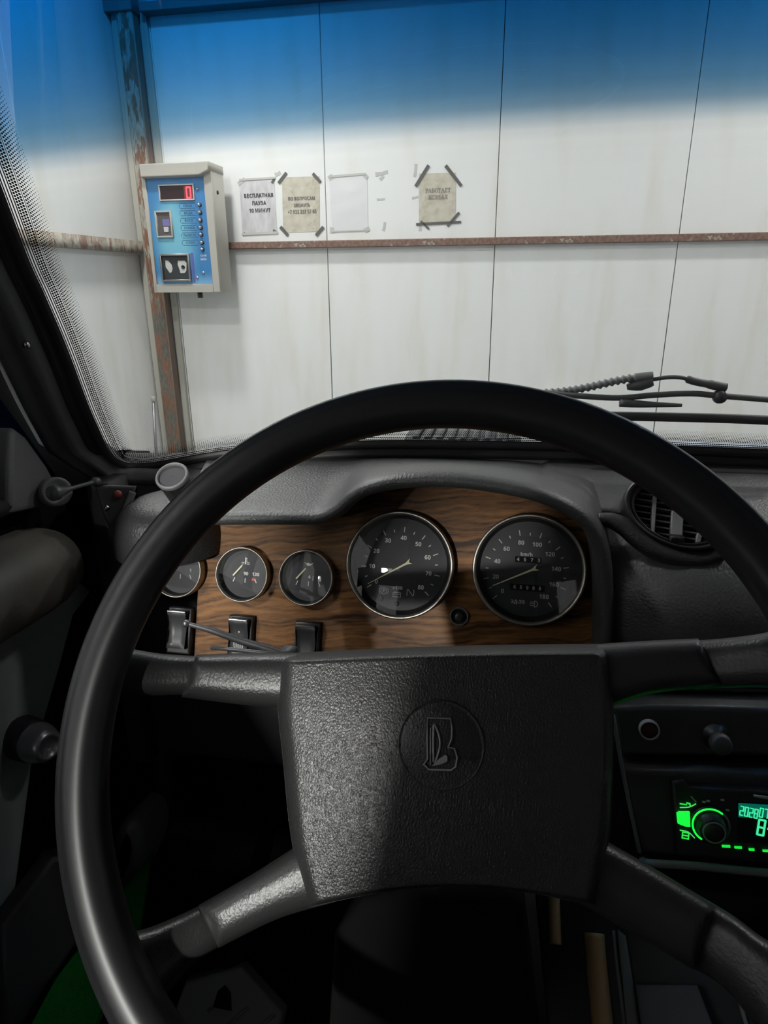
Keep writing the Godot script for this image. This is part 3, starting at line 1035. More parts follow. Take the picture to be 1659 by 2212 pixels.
	obj("cover", Shape.new().grid(prow).done(), M.trim_grey, pil)
	var frow := []
	for r in [Vector2(0.074, 0.002), Vector2(0.085, -0.004), Vector2(0.10, 0.0), Vector2(0.17, 0.03)]:
		var row := PackedVector3Array()
		for i in ps.size():
			var t := (ps[mini(i + 1, ps.size() - 1)] - ps[maxi(i - 1, 0)]).normalized()
			row.append(gp(ps[i] + Vector2(t.y, -t.x) * r.x, r.y))
		frow.append(row)
	obj("dark_fold", Shape.new().grid(frow).done(), M.matte, pil)  # outer folds of the trim, shade put into their dark colour
	var sp := gpx(72, 718)
	var sx := Transform3D(Basis.looking_at(-(EYE - gp(sp)).normalized(), Vector3.UP), gp(sp, 0.021))
	obj("screw", Shape.new().lathe([Vector2(0.0042, -0.004), Vector2(0.0042, 0.0), Vector2(0.003, 0.0022), Vector2(0.0003, 0.003)], 16, sx).done(), M.chrome, pil)
	# bracket at the foot of the pillar, with a red button and a screw
	var br := thing("pillar_bracket", "small dark bracket plate with a red button at the foot of the left pillar", "bracket", at(px(250, 1120, -0.43)))
	var o := PackedVector3Array()
	for q in [Vector2(205, 1052), Vector2(236, 1048), Vector2(295, 1050), Vector2(284, 1090), Vector2(262, 1146), Vector2(246, 1160), Vector2(226, 1120)]:
		o.append(pn(q.x, q.y, EYE + Vector3(-0.41, -0.22, -0.63), Vector3(0.55, 0.25, 0.8)))
	obj("plate", Shape.new().slab(o, Vector3(0.55, 0.25, 0.8), 0.02, 0.003).done(), M.plastic, br)
	var bn := Vector3(0.55, 0.25, 0.8).normalized()
	var bx := Transform3D(Basis.looking_at(-bn, Vector3.UP), Vector3.ZERO)
	bx.origin = pn(255, 1068, EYE + Vector3(-0.41, -0.22, -0.63), bn) + bn * 0.001
	obj("red_button", Shape.new().lathe([Vector2(0.0045, -0.002), Vector2(0.0045, 0.002), Vector2(0.003, 0.004), Vector2(0.0003, 0.0045)], 16, bx).done(), M.red_cap, br)
	bx.origin = pn(231, 1097, EYE + Vector3(-0.41, -0.22, -0.63), bn) + bn * 0.001
	obj("screw", Shape.new().lathe([Vector2(0.0032, -0.001), Vector2(0.0028, 0.001), Vector2(0.0003, 0.0016)], 14, bx).done(), M.chrome, br)
	var rs := []
	for q in [Vector2(287, 1062), Vector2(272, 1100), Vector2(254, 1140)]: rs.append(pn(q.x, q.y, EYE + Vector3(-0.41, -0.22, -0.63), bn) + bn * 0.002)
	obj("welt", Shape.new().tube(smooth(rs, 5), 0.004, 10).done(), M.trim_grey, br)

func top_x(half: PackedVector2Array) -> float:
	# the x below which the half outline is its left side
	var x := 1.0
	for q in half:
		if q.y < 0.26 and q.y > 0.0: x = minf(x, 10.0)
	return -0.22 if x > 1.0 else 0.0

const TINT := [
	[0.0, Color(1, 1, 1)], [0.09, Color(0.98, 0.98, 0.98)], [0.12, Color(0.86, 0.88, 0.90)], [0.15, Color(0.52, 0.61, 0.70)], [0.18, Color(0.22, 0.36, 0.50)],
	[0.225, Color(0.10, 0.25, 0.43)], [0.30, Color(0.038, 0.17, 0.39)], [0.38, Color(0.012, 0.125, 0.35)], [0.48, Color(0.002, 0.09, 0.32)], [1.0, Color(0.002, 0.07, 0.27)]]

func bonnet() -> void:
	var b := thing("car_bonnet", "pale blue glossy car bonnet just showing beyond the windscreen", "bonnet", at(EYE + Vector3(0.33, -0.25, -1.0)))
	var rows := []
	for i in 14:
		var z := lerpf(-0.86, -2.0, i / 13.0)
		var row := PackedVector3Array()
		for j in 31:
			var x := lerpf(-0.50, 1.16, j / 30.0)
			var u := absf(x - 0.33) / 0.83
			var y := -0.196 - 0.225 * (-0.86 - z) * 0.86 - 0.05 * (-0.86 - z) * (-0.86 - z) - 0.062 * u * u - 0.05 * pow(u, 6.0) - (0.06 if i == 13 else 0.0)
			row.append(EYE + Vector3(x, y, z))
		rows.append(row)
	obj("panel", Shape.new().grid(rows).done(), M.car_paint, b)
	var dark := relief(mat(Color(0.11, 0.115, 0.12), 0.5), M.plastic.heightmap_texture, 0.05, 10)
	var gr := obj("air_intake", Shape.new().box(EYE + Vector3(-0.055, -0.222, -0.93), Vector3(0.16, 0.030, 0.09), 0.006).done(), dark, b)
	for k in 9:
		obj("slat", Shape.new().box(EYE + Vector3(-0.12 + k * 0.0165, -0.2055, -0.93), Vector3(0.008, 0.004, 0.08), 0.001).done(), dark, gr)

# a point standing off the outside of the windscreen
func outside(x: float, y: float, off: float) -> Vector3:
	return gp(gpx(x, y), -off)

func wiper() -> void:
	var w := thing("windshield_wiper", "black wiper lying across the lower right of the windscreen outside", "wiper", at(outside(1659, 905, 0.02)))
	var grey := mat(Color(0.085, 0.087, 0.09), 0.45)
	var arm := []
	for q in [Vector2(1180, 876), Vector2(1260, 882), Vector2(1342, 886), Vector2(1420, 880), Vector2(1500, 877), Vector2(1560, 882), Vector2(1659, 890), Vector2(1760, 900)]: arm.append(outside(q.x, q.y, 0.020))
	obj("arm", Shape.new().tube(smooth(arm, 5), 0.0032, 10).done(), grey, w)
	var blade := []
	for q in [Vector2(1200, 905), Vector2(1325, 906), Vector2(1440, 908), Vector2(1560, 911), Vector2(1659, 915), Vector2(1800, 922)]: blade.append(outside(q.x, q.y, 0.005))
	var bl := smooth(blade, 5)
	var rows := []
	for c in [Vector2(-0.0045, -0.002), Vector2(0.004, -0.0025), Vector2(0.0045, 0.004), Vector2(-0.001, 0.005), Vector2(-0.005, 0.003)]:
		var row := PackedVector3Array()
		for p in bl: row.append(p + Vector3(0, c.x, -c.y))
		rows.append(row)
	obj("blade", Shape.new().grid(rows, true).done(), M.rubber, w)
	var bridge := []
	for q in [Vector2(1342, 888), Vector2(1400, 891), Vector2(1477, 893)]: bridge.append(outside(q.x, q.y, 0.013))
	obj("bridge", Shape.new().tube(smooth(bridge, 4), [0.0042, 0.0042, 0.0042, 0.004, 0.0036, 0.003, 0.0026, 0.0022, 0.0018], 8).done(), grey, w)
	var spring := []
	var rad := []
	for k in 121:
		var f := k / 120.0
		spring.append(outside(lerpf(1180, 1418, f), lerpf(884, 849, f) + 3.0 * sin(f * 6.0), 0.027))
		rad.append((0.0040 + 0.0009 * sin(k * 0.95)) if f < 0.84 else 0.0048)
	obj("coil_sleeve", Shape.new().tube(PackedVector3Array(spring), rad, 10).done(), mat(Color(0.16, 0.165, 0.17), 0.5), w)
	var tail := []
	for q in [Vector2(1360, 868), Vector2(1390, 862), Vector2(1418, 855)]: tail.append(outside(q.x, q.y, 0.024))
	obj("clip", Shape.new().tube(smooth(tail, 3), [0.003, 0.0045, 0.006, 0.007, 0.0065, 0.006, 0.005], 8).done(), grey, w)
	var hose := []
	for q in [Vector2(1415, 856), Vector2(1452, 851), Vector2(1482, 852), Vector2(1510, 860), Vector2(1545, 867), Vector2(1578, 874)]: hose.append(outside(q.x, q.y, 0.027))
	var hp := smooth(hose, 6)
	var hr := []
	for k in hp.size(): hr.append(0.0022 if k < 15 else 0.0042 if k < 24 else 0.005)
	obj("hose", Shape.new().tube(hp, hr, 10).done(), grey, w)
	obj("joint", Shape.new().lathe([Vector2(0.0004, -0.008), Vector2(0.006, -0.007), Vector2(0.0075, 0.0), Vector2(0.006, 0.007), Vector2(0.0004, 0.008)], 14, at(outside(1562, 884, 0.020))).done(), M.rubber, w)

func door() -> void:
	var d := thing("driver_door", "driver's door with padded top roll and dark carpeted lower panel", "door", at(EYE + Vector3(-0.52, -0.85, 0.0)))
	# padded roll, rounded at its front end
	var rows := []
	for i in 27:
		var f := i / 26.0
		var z := lerpf(0.45, -0.632, pow(f, 0.72))
		var k := 1.0
		if z < -0.545: k = pow(maxf(1.0 - pow((-0.545 - z) / 0.088, 2.4), 0.0004), 0.42)
		var yc := -0.286 - 0.05 * (-z - 0.45)
		var row := PackedVector3Array()
		for j in 17:
			var a := PI * (j / 16.0) - PI / 2
			row.append(EYE + Vector3(-0.505 + 0.062 * k * pow(absf(cos(a)), 0.75), yc + 0.046 * k * signf(sin(a)) * pow(absf(sin(a)), 0.85), z))
		rows.append(row)
	obj("padded_roll", Shape.new().grid(rows).done(), M.roll, d)
	var card := PackedVector3Array()
	for q in [Vector3(-0.508, -0.27, 0.45), Vector3(-0.508, -0.86, 0.45), Vector3(-0.508, -0.86, -0.36)]: card.append(EYE + q)
	for q in [Vector2(72, 1640), Vector2(128, 1450), Vector2(160, 1330), Vector2(198, 1278)]: card.append(px(q.x, q.y, -0.508))
	card.append(EYE + Vector3(-0.508, -0.27, -0.60))
	obj("door_card", Shape.new().slab(card, Vector3.RIGHT, 0.03, 0.004).done(), M.carpet, d)
	obj("sill_strip", Shape.new().tube(vec([EYE + Vector3(-0.515, -0.215, 0.45), EYE + Vector3(-0.515, -0.222, -0.60)]), 0.010, 10).done(), M.rubber, d)
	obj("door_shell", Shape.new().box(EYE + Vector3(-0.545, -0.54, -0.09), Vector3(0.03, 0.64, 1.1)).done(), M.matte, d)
	# crank knob: ringed chrome button on its boss
	var kn := thing("window_crank", "ringed chrome crank knob standing off the door panel", "crank", at(px(95, 1605, -0.475)))
	var ax := Basis.looking_at(-Vector3(1.0, 0.1, 0.32).normalized(), Vector3.UP)
	var kx := Transform3D(ax, px(92, 1608, -0.47))
	obj("knob", Shape.new().lathe([Vector2(0.021, -0.014), Vector2(0.0215, -0.006), Vector2(0.0195, -0.004), Vector2(0.020, 0.000), Vector2(0.0180, 0.002), Vector2(0.0183, 0.006), Vector2(0.0160, 0.008), Vector2(0.0150, 0.011), Vector2(0.011, 0.012), Vector2(0.0105, 0.0105), Vector2(0.0004, 0.0105)], 40, kx).done(), mat(Color(0.42, 0.42, 0.45), 0.28, 0.75), kn)
	obj("boss", Shape.new().lathe([Vector2(0.024, -0.036), Vector2(0.023, -0.014), Vector2(0.018, -0.010)], 28, kx).done(), M.smooth_black, kn)
	# pull ring low on the door
	var ring := []
	for k in 25:
		var a := TAU * k / 24.0
		ring.append(px(-16, 1968, -0.475) + Vector3(0.012 * sin(a) * 0.3, 0.0115 * cos(a), 0.0115 * sin(a)))
	var pr := obj("pull_ring", Shape.new().tube(PackedVector3Array(ring), 0.0013, 8).done(), M.chrome)
	meta(pr, "thin chrome ring low on the door, cut by the left edge of the frame", "ring")
	# quarter window: dark film on the pane, its frame and its latch
	var q := thing("quarter_window", "small dark blue filmed quarter window in front of the driver's door glass", "window", at(EYE + Vector3(-0.52, -0.22, -0.5)))
	var film := mat(Color(0.006, 0.022, 0.07), 0.12)
	var o := PackedVector3Array()
	for r in [Vector3(-0.535, -0.24, -0.36), Vector3(-0.535, 0.20, -0.36), Vector3(-0.535, 0.24, -0.40), Vector3(-0.535, -0.24, -0.70)]: o.append(EYE + r)
	obj("glass", Shape.new().slab(o, Vector3.RIGHT, 0.004).done(), film, q)
	var fr := []
	for r in [Vector3(-0.53, -0.24, -0.355), Vector3(-0.53, 0.0, -0.355), Vector3(-0.53, 0.25, -0.355)]: fr.append(EYE + r)
	obj("frame_bar", Shape.new().tube(smooth(fr, 4), 0.011, 10).done(), M.rubber, q)
	var plate := PackedVector3Array()
	for r in [Vector2(24, 935), Vector2(34, 925), Vector2(60, 945), Vector2(105, 1008), Vector2(128, 1052), Vector2(100, 1095), Vector2(18, 1112)]: plate.append(px(r.x, r.y, -0.505))
	obj("corner_plate", Shape.new().slab(plate, Vector3.RIGHT, 0.02, 0.006).done(), M.trim_grey, q)
	var latch := thing("window_latch", "dark swivel latch with a ball-ended lever on the quarter window", "latch", at(px(120, 1062, -0.475)))
	var lb := Basis.looking_at(-Vector3(0.8, 0.25, 0.62).normalized(), Vector3.UP)
	var lx := Transform3D(lb, px(123, 1062, -0.485))
	obj("base", Shape.new().lathe([Vector2(0.0168, -0.016), Vector2(0.0165, 0.0), Vector2(0.0145, 0.002), Vector2(0.012, 0.0005), Vector2(0.0004, 0.0)], 28, lx).done(), M.trim_grey, latch)
	var lo := Shape.new()
	var lp := []
	for r in [Vector2(112, 1066), Vector2(130, 1062), Vector2(165, 1052), Vector2(200, 1042)]: lp.append(px(r.x, r.y, -0.462))
	lo.tube(smooth(lp, 4), [0.008, 0.0085, 0.0085, 0.0075, 0.006, 0.0045, 0.0032, 0.0026, 0.0024, 0.0024, 0.0024, 0.0024, 0.0024], 12)
	lo.lathe([Vector2(0.0003, -0.0062), Vector2(0.0045, -0.0045), Vector2(0.0062, 0.0), Vector2(0.0045, 0.0045), Vector2(0.0003, 0.0062)], 14, at(px(207, 1041, -0.462)))
	obj("lever", lo.done(), mat(Color(0.10, 0.105, 0.11), 0.3), latch)

# ---------------------------------------------------------------- dashboard
var panel_o := Vector3.ZERO
var panel_n := Vector3(0, 0.3429, 0.9394)

func lip_path() -> PackedVector3Array:
	var l := []
	for q in [Vector2(375, 1111), Vector2(420, 1109), Vector2(540, 1107), Vector2(640, 1107), Vector2(685, 1105), Vector2(721, 1089), Vector2(752, 1062), Vector2(792, 1041), Vector2(866, 1026), Vector2(962, 1023), Vector2(1058, 1033), Vector2(1155, 1052), Vector2(1228, 1081), Vector2(1274, 1112), Vector2(1300, 1145), Vector2(1316, 1182), Vector2(1325, 1230), Vector2(1328, 1312), Vector2(1325, 1390), Vector2(1320, 1450)]:
		l.append(pz(q.x, q.y, -0.575))
	return smooth(l, 6)

func dashboard() -> void:
	panel_o = pz(870, 1215, -0.62)
	var d := thing("dashboard", "black padded dashboard with a hooded instrument binnacle under the windscreen", "dashboard", at(EYE + Vector3(0.0, -0.45, -0.66)))
	var lip := lip_path()
	var n := lip.size()
	var inn := PackedVector3Array()
	for i in n:
		var t := (lip[mini(i + 1, n - 1)] - lip[maxi(i - 1, 0)]).normalized()
		inn.append(Vector3(t.y, -t.x, 0))      # the path runs left to right, so inward is below it
	var rows := []
	# top surface from the windscreen forward to the lip
	for k in 9:
		var f := k / 8.0
		var row := PackedVector3Array()
		for i in n:
			var p := lip[i]
			var b := EYE + Vector3((p.x - EYE.x) * 1.12, minf(-0.199 - 0.006 * smoothstep(0.0, 0.08, p.x), p.y - EYE.y + 0.03) if i < n * 0.6 else minf(-0.199, p.y - EYE.y + 0.02), -0.765)
			var e := f * f * (3 - 2 * f)
			var q := b.lerp(p, f)
			q.y = lerpf(b.y, p.y, lerpf(f, e, 0.5))
			q.z = lerpf(b.z, p.z - 0.008, f)
			row.append(q)
		rows.append(row)
	for r in [Vector3(0.0012, 0.001, 0), Vector3(0.004, 0.004, 0), Vector3(0.008, 0.0045, 0), Vector3(0.012, 0.002, 0), Vector3(0.014, -0.004, 0)]:
		var row := PackedVector3Array()
		for i in n: row.append(lip[i] + inn[i] * r.x + Vector3(0, 0, r.y))
		rows.append(row)
	var edge := PackedVector3Array()
	for i in n:
		var p := lip[i] + inn[i] * 0.017
		# carried back to the wood panel
		p.z += -((p - panel_o).dot(panel_n)) / panel_n.z + 0.0
		edge.append(p)
	rows.append(edge)
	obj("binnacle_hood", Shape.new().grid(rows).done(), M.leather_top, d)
	# wood-grain panel, cut to the inside of the hood
	var o := PackedVector3Array()
	for i in range(0, n, 2): o.append(edge[i] - panel_n * 0.0 + inn[i] * -0.001)
	var end := o[o.size() - 1]
	var first := o[0]
	o.append(end + Vector3(0, -0.09, 0.032))
	o.append(first + Vector3(0, -0.19, 0.069))
	for i in o.size(): o[i] -= panel_n * (o[i] - panel_o).dot(panel_n)
	obj("wood_panel", Shape.new().slab(o, panel_n, 0.006).done(), M.wood, d)
	# pad at the right of the hood: top, rolled front and underside
	var prof := smooth([Vector3(0, -0.199, -0.77), Vector3(0, -0.202, -0.70), Vector3(0, -0.212, -0.645), Vector3(0, -0.226, -0.605), Vector3(0, -0.243, -0.575), Vector3(0, -0.268, -0.556), Vector3(0, -0.30, -0.551), Vector3(0, -0.335, -0.558), Vector3(0, -0.355, -0.58), Vector3(0, -0.36, -0.64), Vector3(0, -0.36, -0.88)], 5)
	var pr := []
	for p in prof:
		var row := PackedVector3Array()
		for j in 25:
			var x := lerpf(0.099 if p.z > -0.632 else 0.078, 1.16, pow(j / 24.0, 1.5))
			row.append(EYE + Vector3(x, p.y, p.z - (0.034 * (1.0 - smoothstep(0.10, 0.17, x)) if p.z > -0.632 else 0.0)))
		pr.append(row)
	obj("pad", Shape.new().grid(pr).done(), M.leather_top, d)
	# left end of the pad: a rounded corner that carries the round pod
	var cr := []
	for i in 15:
		var v := i / 14.0
		var row := PackedVector3Array()
		for j in 33:
			var a := TAU * j / 32.0
			var c := pz(372, 1120, -0.635)
			var r := pow(sin(v * PI / 2), 0.7)
			row.append(c + Vector3(cos(a) * 0.062 * r, 0.026 * cos(v * PI / 2) - 0.030 * pow(v, 4.0), sin(a) * 0.07 * r))
		cr.append(row)
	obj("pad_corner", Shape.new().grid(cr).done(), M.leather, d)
	# what lies under the instruments, in deep shade
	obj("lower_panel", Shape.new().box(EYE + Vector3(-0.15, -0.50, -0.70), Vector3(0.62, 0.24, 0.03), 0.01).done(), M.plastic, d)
	obj("end_panel", Shape.new().box(EYE + Vector3(-0.465, -0.42, -0.72), Vector3(0.03, 0.40, 0.12), 0.008).done(), M.plastic, d)
	# round pod on the corner
	var pod := thing("dash_pod", "black cylindrical pod with a pale-rimmed grey disc on the left dash corner", "pod", at(pz(385, 1085, -0.60)))
	var top := pz(371, 1028, -0.585)
	var x := Transform3D(Basis.looking_at(-Vector3(0.02, 0.80, 0.60).normalized(), Vector3.UP), top)
	obj("barrel", Shape.new().lathe([Vector2(0.0145, -0.045), Vector2(0.0155, -0.010), Vector2(0.0165, -0.002)], 32, x).done(), M.smooth_black, pod)
	obj("rim", Shape.new().lathe([Vector2(0.0165, -0.003), Vector2(0.0168, 0.0), Vector2(0.0160, 0.0015), Vector2(0.0142, 0.0012), Vector2(0.0138, -0.002)], 36, x).done(), mat(Color(0.16, 0.16, 0.16), 0.45), pod)
	obj("disc", Shape.new().lathe([Vector2(0.014, -0.0015), Vector2(0.008, -0.0008), Vector2(0.0003, -0.0006)], 32, x).done(), relief(mat(Color(0.055, 0.055, 0.06), 0.7), M.plastic.heightmap_texture, 0.01, 40), pod)

# a frame on the wood panel: x right, y up along it, z out of it
func on_panel(x: float, y: float, off := 0.0) -> Transform3D:
	var up := Vector3(0, panel_n.z, -panel_n.y)
	return Transform3D(Basis(Vector3.RIGHT, up, panel_n), pn(x, y, panel_o, panel_n) + panel_n * off)

func gauge(called: String, label: String, cx: float, cy: float, r: float, deep: float) -> Node3D:
	var g := thing(called, label, "gauge", on_panel(cx, cy, deep + 0.0012), "instruments in the wood panel")
	obj("bezel", Shape.new().lathe([Vector2(r * 1.0, -deep - 0.001), Vector2(r * 1.0, 0.003), Vector2(r * 0.985, 0.0046), Vector2(r * 0.955, 0.0048), Vector2(r * 0.93, 0.003), Vector2(r * 0.925, 0.0005)], 56, Transform3D()).done(), M.bezel, g, false)
	obj("well", Shape.new().lathe([Vector2(r * 0.93, 0.001), Vector2(r * 0.90, -deep * 0.4), Vector2(r * 0.86, -deep)], 48, Transform3D()).done(), M.smooth_black, g, false)
	obj("dial", Shape.new().lathe([Vector2(r * 0.87, -deep), Vector2(r * 0.5, -deep), Vector2(0.0002, -deep)], 48, Transform3D()).done(), M.dial, g, false)
	var lens := []
	for k in 6: lens.append(Vector2(r * 0.93 * (1.0 - k / 5.0) + 0.0002, 0.0012 + 0.0012 * sin(PI / 2 * k / 5.0)))
	obj("lens", Shape.new().lathe(lens, 40, Transform3D()).done(), M.pane, g, false)
	return g

func polar(a: float, r: float) -> Vector2:
	return Vector2(sin(deg_to_rad(a)) * r, cos(deg_to_rad(a)) * r)

func hand(g: Node3D, a: float, tip: float, tail: float, w: float, z: float) -> void:
	var s := Shape.new()
	var d := polar(a, 1.0)
	var e := Vector2(-d.y, d.x)
	var o := PackedVector3Array()
	for q in [d * tip - e * w * 0.25, d * tip + e * w * 0.25, e * w * 0.6, -d * tail * 0.6 + e * w * 0.8, -d * tail * 1.1 + e * w * 2.2, -d * tail * 0.85, -d * tail * 1.1 - e * w * 2.2, -d * tail * 0.6 - e * w * 0.8, -e * w * 0.6]:
		o.append(Vector3(q.x, q.y, z))
	s.slab(o, Vector3.BACK, 0.0008)
	obj("needle", s.done(), M.needle, g, false)

func gauges() -> void:
	var f := font("Droid Sans", 700)
	var R := 0.0555
	var z := -0.0098
	# revolution counter
	var g := gauge("tachometer", "large round gauge numbered 0 to 80, left of the two big dials", 866.5, 1219, R, 0.010)
	var s := Shape.new()
	var c := Vector2(-0.0004, -0.0024)
	for k in 9:
		var a := -125.0 + k * 32.1
		var p := c + polar(a, 0.0300)
		write(s, str(k * 10), f, 0.0043, Transform3D(Basis(), Vector3(p.x, p.y, z)))
		for h in 2:
			if k == 8 and h == 1: continue
			var b := a + h * 16.0
			stroke(s, c + polar(b, 0.0365), c + polar(b, 0.041 if h == 0 else 0.0385), 0.0009, z)
	# warning lamps: parking brake, battery, choke
	var ic := Vector2(-0.0165, -0.0285)
	for side in [-1, 1]:
		for k in 5:
			stroke(s, ic + polar(side * (50 + k * 16), 0.0048), ic + polar(side * (66 + k * 16), 0.0048), 0.0006, z)
	for k in 10: stroke(s, ic + polar(k * 36, 0.0033), ic + polar(k * 36 + 36, 0.0033), 0.0006, z)
	write(s, "P", f, 0.0033, Transform3D(Basis(), Vector3(ic.x, ic.y, z)))
	ic = Vector2(-0.0026, -0.0315)
	for e in [[Vector2(-4, -2.4), Vector2(4, -2.4)], [Vector2(4, -2.4), Vector2(4, 2)], [Vector2(4, 2), Vector2(-4, 2)], [Vector2(-4, 2), Vector2(-4, -2.4)], [Vector2(-2.5, 2.8), Vector2(-1.2, 2.8)], [Vector2(1.2, 2.8), Vector2(2.5, 2.8)], [Vector2(-2.8, 0.2), Vector2(-1.2, 0.2)], [Vector2(1.2, 0.2), Vector2(2.8, 0.2)]]:
		stroke(s, ic + e[0] * 0.001, ic + e[1] * 0.001, 0.0006, z)
	ic = Vector2(0.0115, -0.0285)
	for e in [[Vector2(-3.5, -3), Vector2(-3.5, 3)], [Vector2(3.5, -3), Vector2(3.5, 3)], [Vector2(-2.5, 3), Vector2(2.5, -3)]]:
		stroke(s, ic + e[0] * 0.001, ic + e[1] * 0.001, 0.0006, z)
	write(s, "x100", f, 0.0022, Transform3D(Basis(), Vector3(-0.0022, -0.0245, z)))
	obj("dial_print", s.done(), M.print_white, g, false)
	var lamps := Shape.new()
	for q in [Vector2(-0.0185, -0.0365), Vector2(-0.002, -0.041)]:
		lamps.lathe([Vector2(0.0026, -0.0098), Vector2(0.0022, -0.0092), Vector2(0.0003, -0.0090)], 16, Transform3D(Basis(), Vector3(q.x, q.y, 0)))
	obj("warning_lamps", lamps.done(), M.rubber, g, false)
	hand_at(g, c, -121.0, 0.0385, 0.012, 0.0014, -0.0075)
	# speedometer
	g = gauge("speedometer", "large round gauge numbered 0 to 180, right of the two big dials", 1147 - 6.0, 1229, R, 0.010)
	s = Shape.new()
	c = Vector2(-0.0024, -0.0034)
	for k in 10:
		var a := -133.0 + k * 30.4
		var p := c + polar(a, 0.0300)
		write(s, str(k * 20), f, 0.0042, Transform3D(Basis(), Vector3(p.x, p.y, z)))
		for h in 2:
			if k == 9 and h == 1: continue
			var b := a + h * 15.2
			stroke(s, c + polar(b, 0.0375), c + polar(b, 0.042 if h == 0 else 0.0395), 0.0009, z)
	write(s, "km/h", f, 0.0022, Transform3D(Basis(), Vector3(c.x, 0.0145, z)))
	ic = Vector2(0.0075, -0.0345)
	for k in 3: stroke(s, ic + Vector2(-0.004, 0.0018 - k * 0.0018), ic + Vector2(-0.0006, 0.0018 - k * 0.0018), 0.0006, z)
	stroke(s, ic + Vector2(0.0003, 0.0028), ic + Vector2(0.0003, -0.0028), 0.0006, z)
	for k in 8: stroke(s, ic + Vector2(0.0003, 0) + polar(k * 22.5, 0.0031), ic + Vector2(0.0003, 0) + polar(k * 22.5 + 22.5, 0.0031), 0.0006, z)
	write(s, "ЭД-ЭЭ", f, 0.0030, Transform3D(Basis(), Vector3(-0.0085, -0.0335, z)))
	obj("dial_print", s.done(), M.print_grey, g, false)
	var od := obj("odometer", Shape.new().box(Vector3(0.0, -0.0188, -0.0098), Vector3(0.034, 0.0062, 0.0006), 0.0002).done(), M.matte, g, false)
	var os := Shape.new()
	for k in 5: write(os, "65988"[k], f, 0.0034, Transform3D(Basis(), Vector3(-0.0125 + k * 0.0062, -0.0188, -0.0093)))
	obj("counter_digits", os.done(), M.print_grey, od, false)
	var tr := obj("trip_counter", Shape.new().box(Vector3(-0.0005, 0.0092, -0.0098), Vector3(0.026, 0.0058, 0.0006), 0.0002).done(), M.matte, g, false)
	os = Shape.new()
	for k in 4: write(os, "4573"[k], f, 0.0034, Transform3D(Basis(), Vector3(-0.0105 + k * 0.0068, 0.0092, -0.0093)))
	obj("counter_digits", os.done(), M.print_grey, tr, false)
	hand_at(g, c, -116.0, 0.0355, 0.012, 0.0014, -0.0075)
	# three small gauges
	var r := 0.0295
	var zs := -0.0068
	g = gauge("fuel_gauge", "small round gauge half hidden behind the wheel rim, leftmost of three", 391, 1231, r, 0.007)
	s = Shape.new()
	small_scale(s, f, zs, ["0", "", "1"])
	for e in [[Vector2(-2, -3), Vector2(-2, 3)], [Vector2(-2, 3), Vector2(1.5, 3)], [Vector2(1.5, 3), Vector2(1.5, -3)], [Vector2(-2.6, -3), Vector2(2, -3)], [Vector2(1.5, 0), Vector2(3, 0)], [Vector2(3, 0), Vector2(3, -2)]]:
		stroke(s, Vector2(0, 0.0135) + e[0] * 0.001, Vector2(0, 0.0135) + e[1] * 0.001, 0.0007, zs)
	obj("dial_print", s.done(), M.print_grey, g, false)
	small_hand(g, -35, zs)
	g = gauge("temperature_gauge", "small round gauge with 90, 130 and a red mark, middle of three", 530.5, 1239.5, r, 0.007)
	s = Shape.new()
	small_scale(s, f, zs, ["", "90", "130"])
	var th := Vector2(0.0, 0.0130)
	stroke(s, th + Vector2(0, -0.002), th + Vector2(0, 0.0042), 0.0013, zs)
	for k in 3: stroke(s, th + Vector2(0.0003, 0.0008 + k * 0.0014), th + Vector2(0.0018, 0.0008 + k * 0.0014), 0.0005, zs)
	for k in 2:
		for e in [[-4.2, -1.6], [1.6, 4.2]]: stroke(s, th + Vector2(e[0], -0.8 - k * 1.6) * 0.001, th + Vector2(e[1], -0.8 - k * 1.6) * 0.001, 0.0006, zs)
	obj("dial_print", s.done(), M.print_white, g, false)
	var rm := Shape.new()
	rm.slab(vec([Vector3(0.0078, -0.0068, zs), Vector3(0.0120, -0.0068, zs), Vector3(0.0098, -0.0035, zs), Vector3(0.0082, -0.0040, zs)]), Vector3.BACK, 0.0003)
	obj("red_mark", rm.done(), M.print_red, g, false)
	small_hand(g, -147, zs)
	g = gauge("oil_gauge", "small round gauge with 4, 8 and an oil can sign, rightmost of three", 667, 1246.5, r, 0.007)
	s = Shape.new()
	small_scale(s, f, zs, ["", "4", "8"])
	var oc := PackedVector3Array()
	for q in [Vector2(-3.2, 1.2), Vector2(-2.4, -1.4), Vector2(1.2, -1.4), Vector2(4.6, 1.4), Vector2(4.2, 1.9), Vector2(1.6, 0.6), Vector2(0.4, 1.2), Vector2(-0.6, 1.2), Vector2(-0.6, 1.9), Vector2(-1.4, 1.9), Vector2(-1.4, 1.2)]: oc.append(Vector3(q.x * 0.001, q.y * 0.001 + 0.0135, zs + 0.0003))
	s.slab(oc, Vector3.BACK, 0.0003)
	stroke(s, Vector2(-0.0030, 0.0145), Vector2(-0.0046, 0.0150), 0.0006, zs)
	obj("dial_print", s.done(), M.print_white, g, false)
	small_hand(g, -147, zs)
	# trip reset knob between the big dials
	var k2 := thing("reset_knob", "small black ringed knob below and between the two big dials", "knob", on_panel(992, 1331))
	obj("ring", Shape.new().lathe([Vector2(0.0098, 0.0), Vector2(0.0096, 0.0025), Vector2(0.0088, 0.0032), Vector2(0.0080, 0.0022)], 32, Transform3D()).done(), mat(Color(0.16, 0.16, 0.16), 0.4), k2, false)
	obj("cup", Shape.new().lathe([Vector2(0.0082, 0.0024), Vector2(0.0065, 0.0006), Vector2(0.0045, 0.0006)], 28, Transform3D()).done(), M.smooth_black, k2, false)
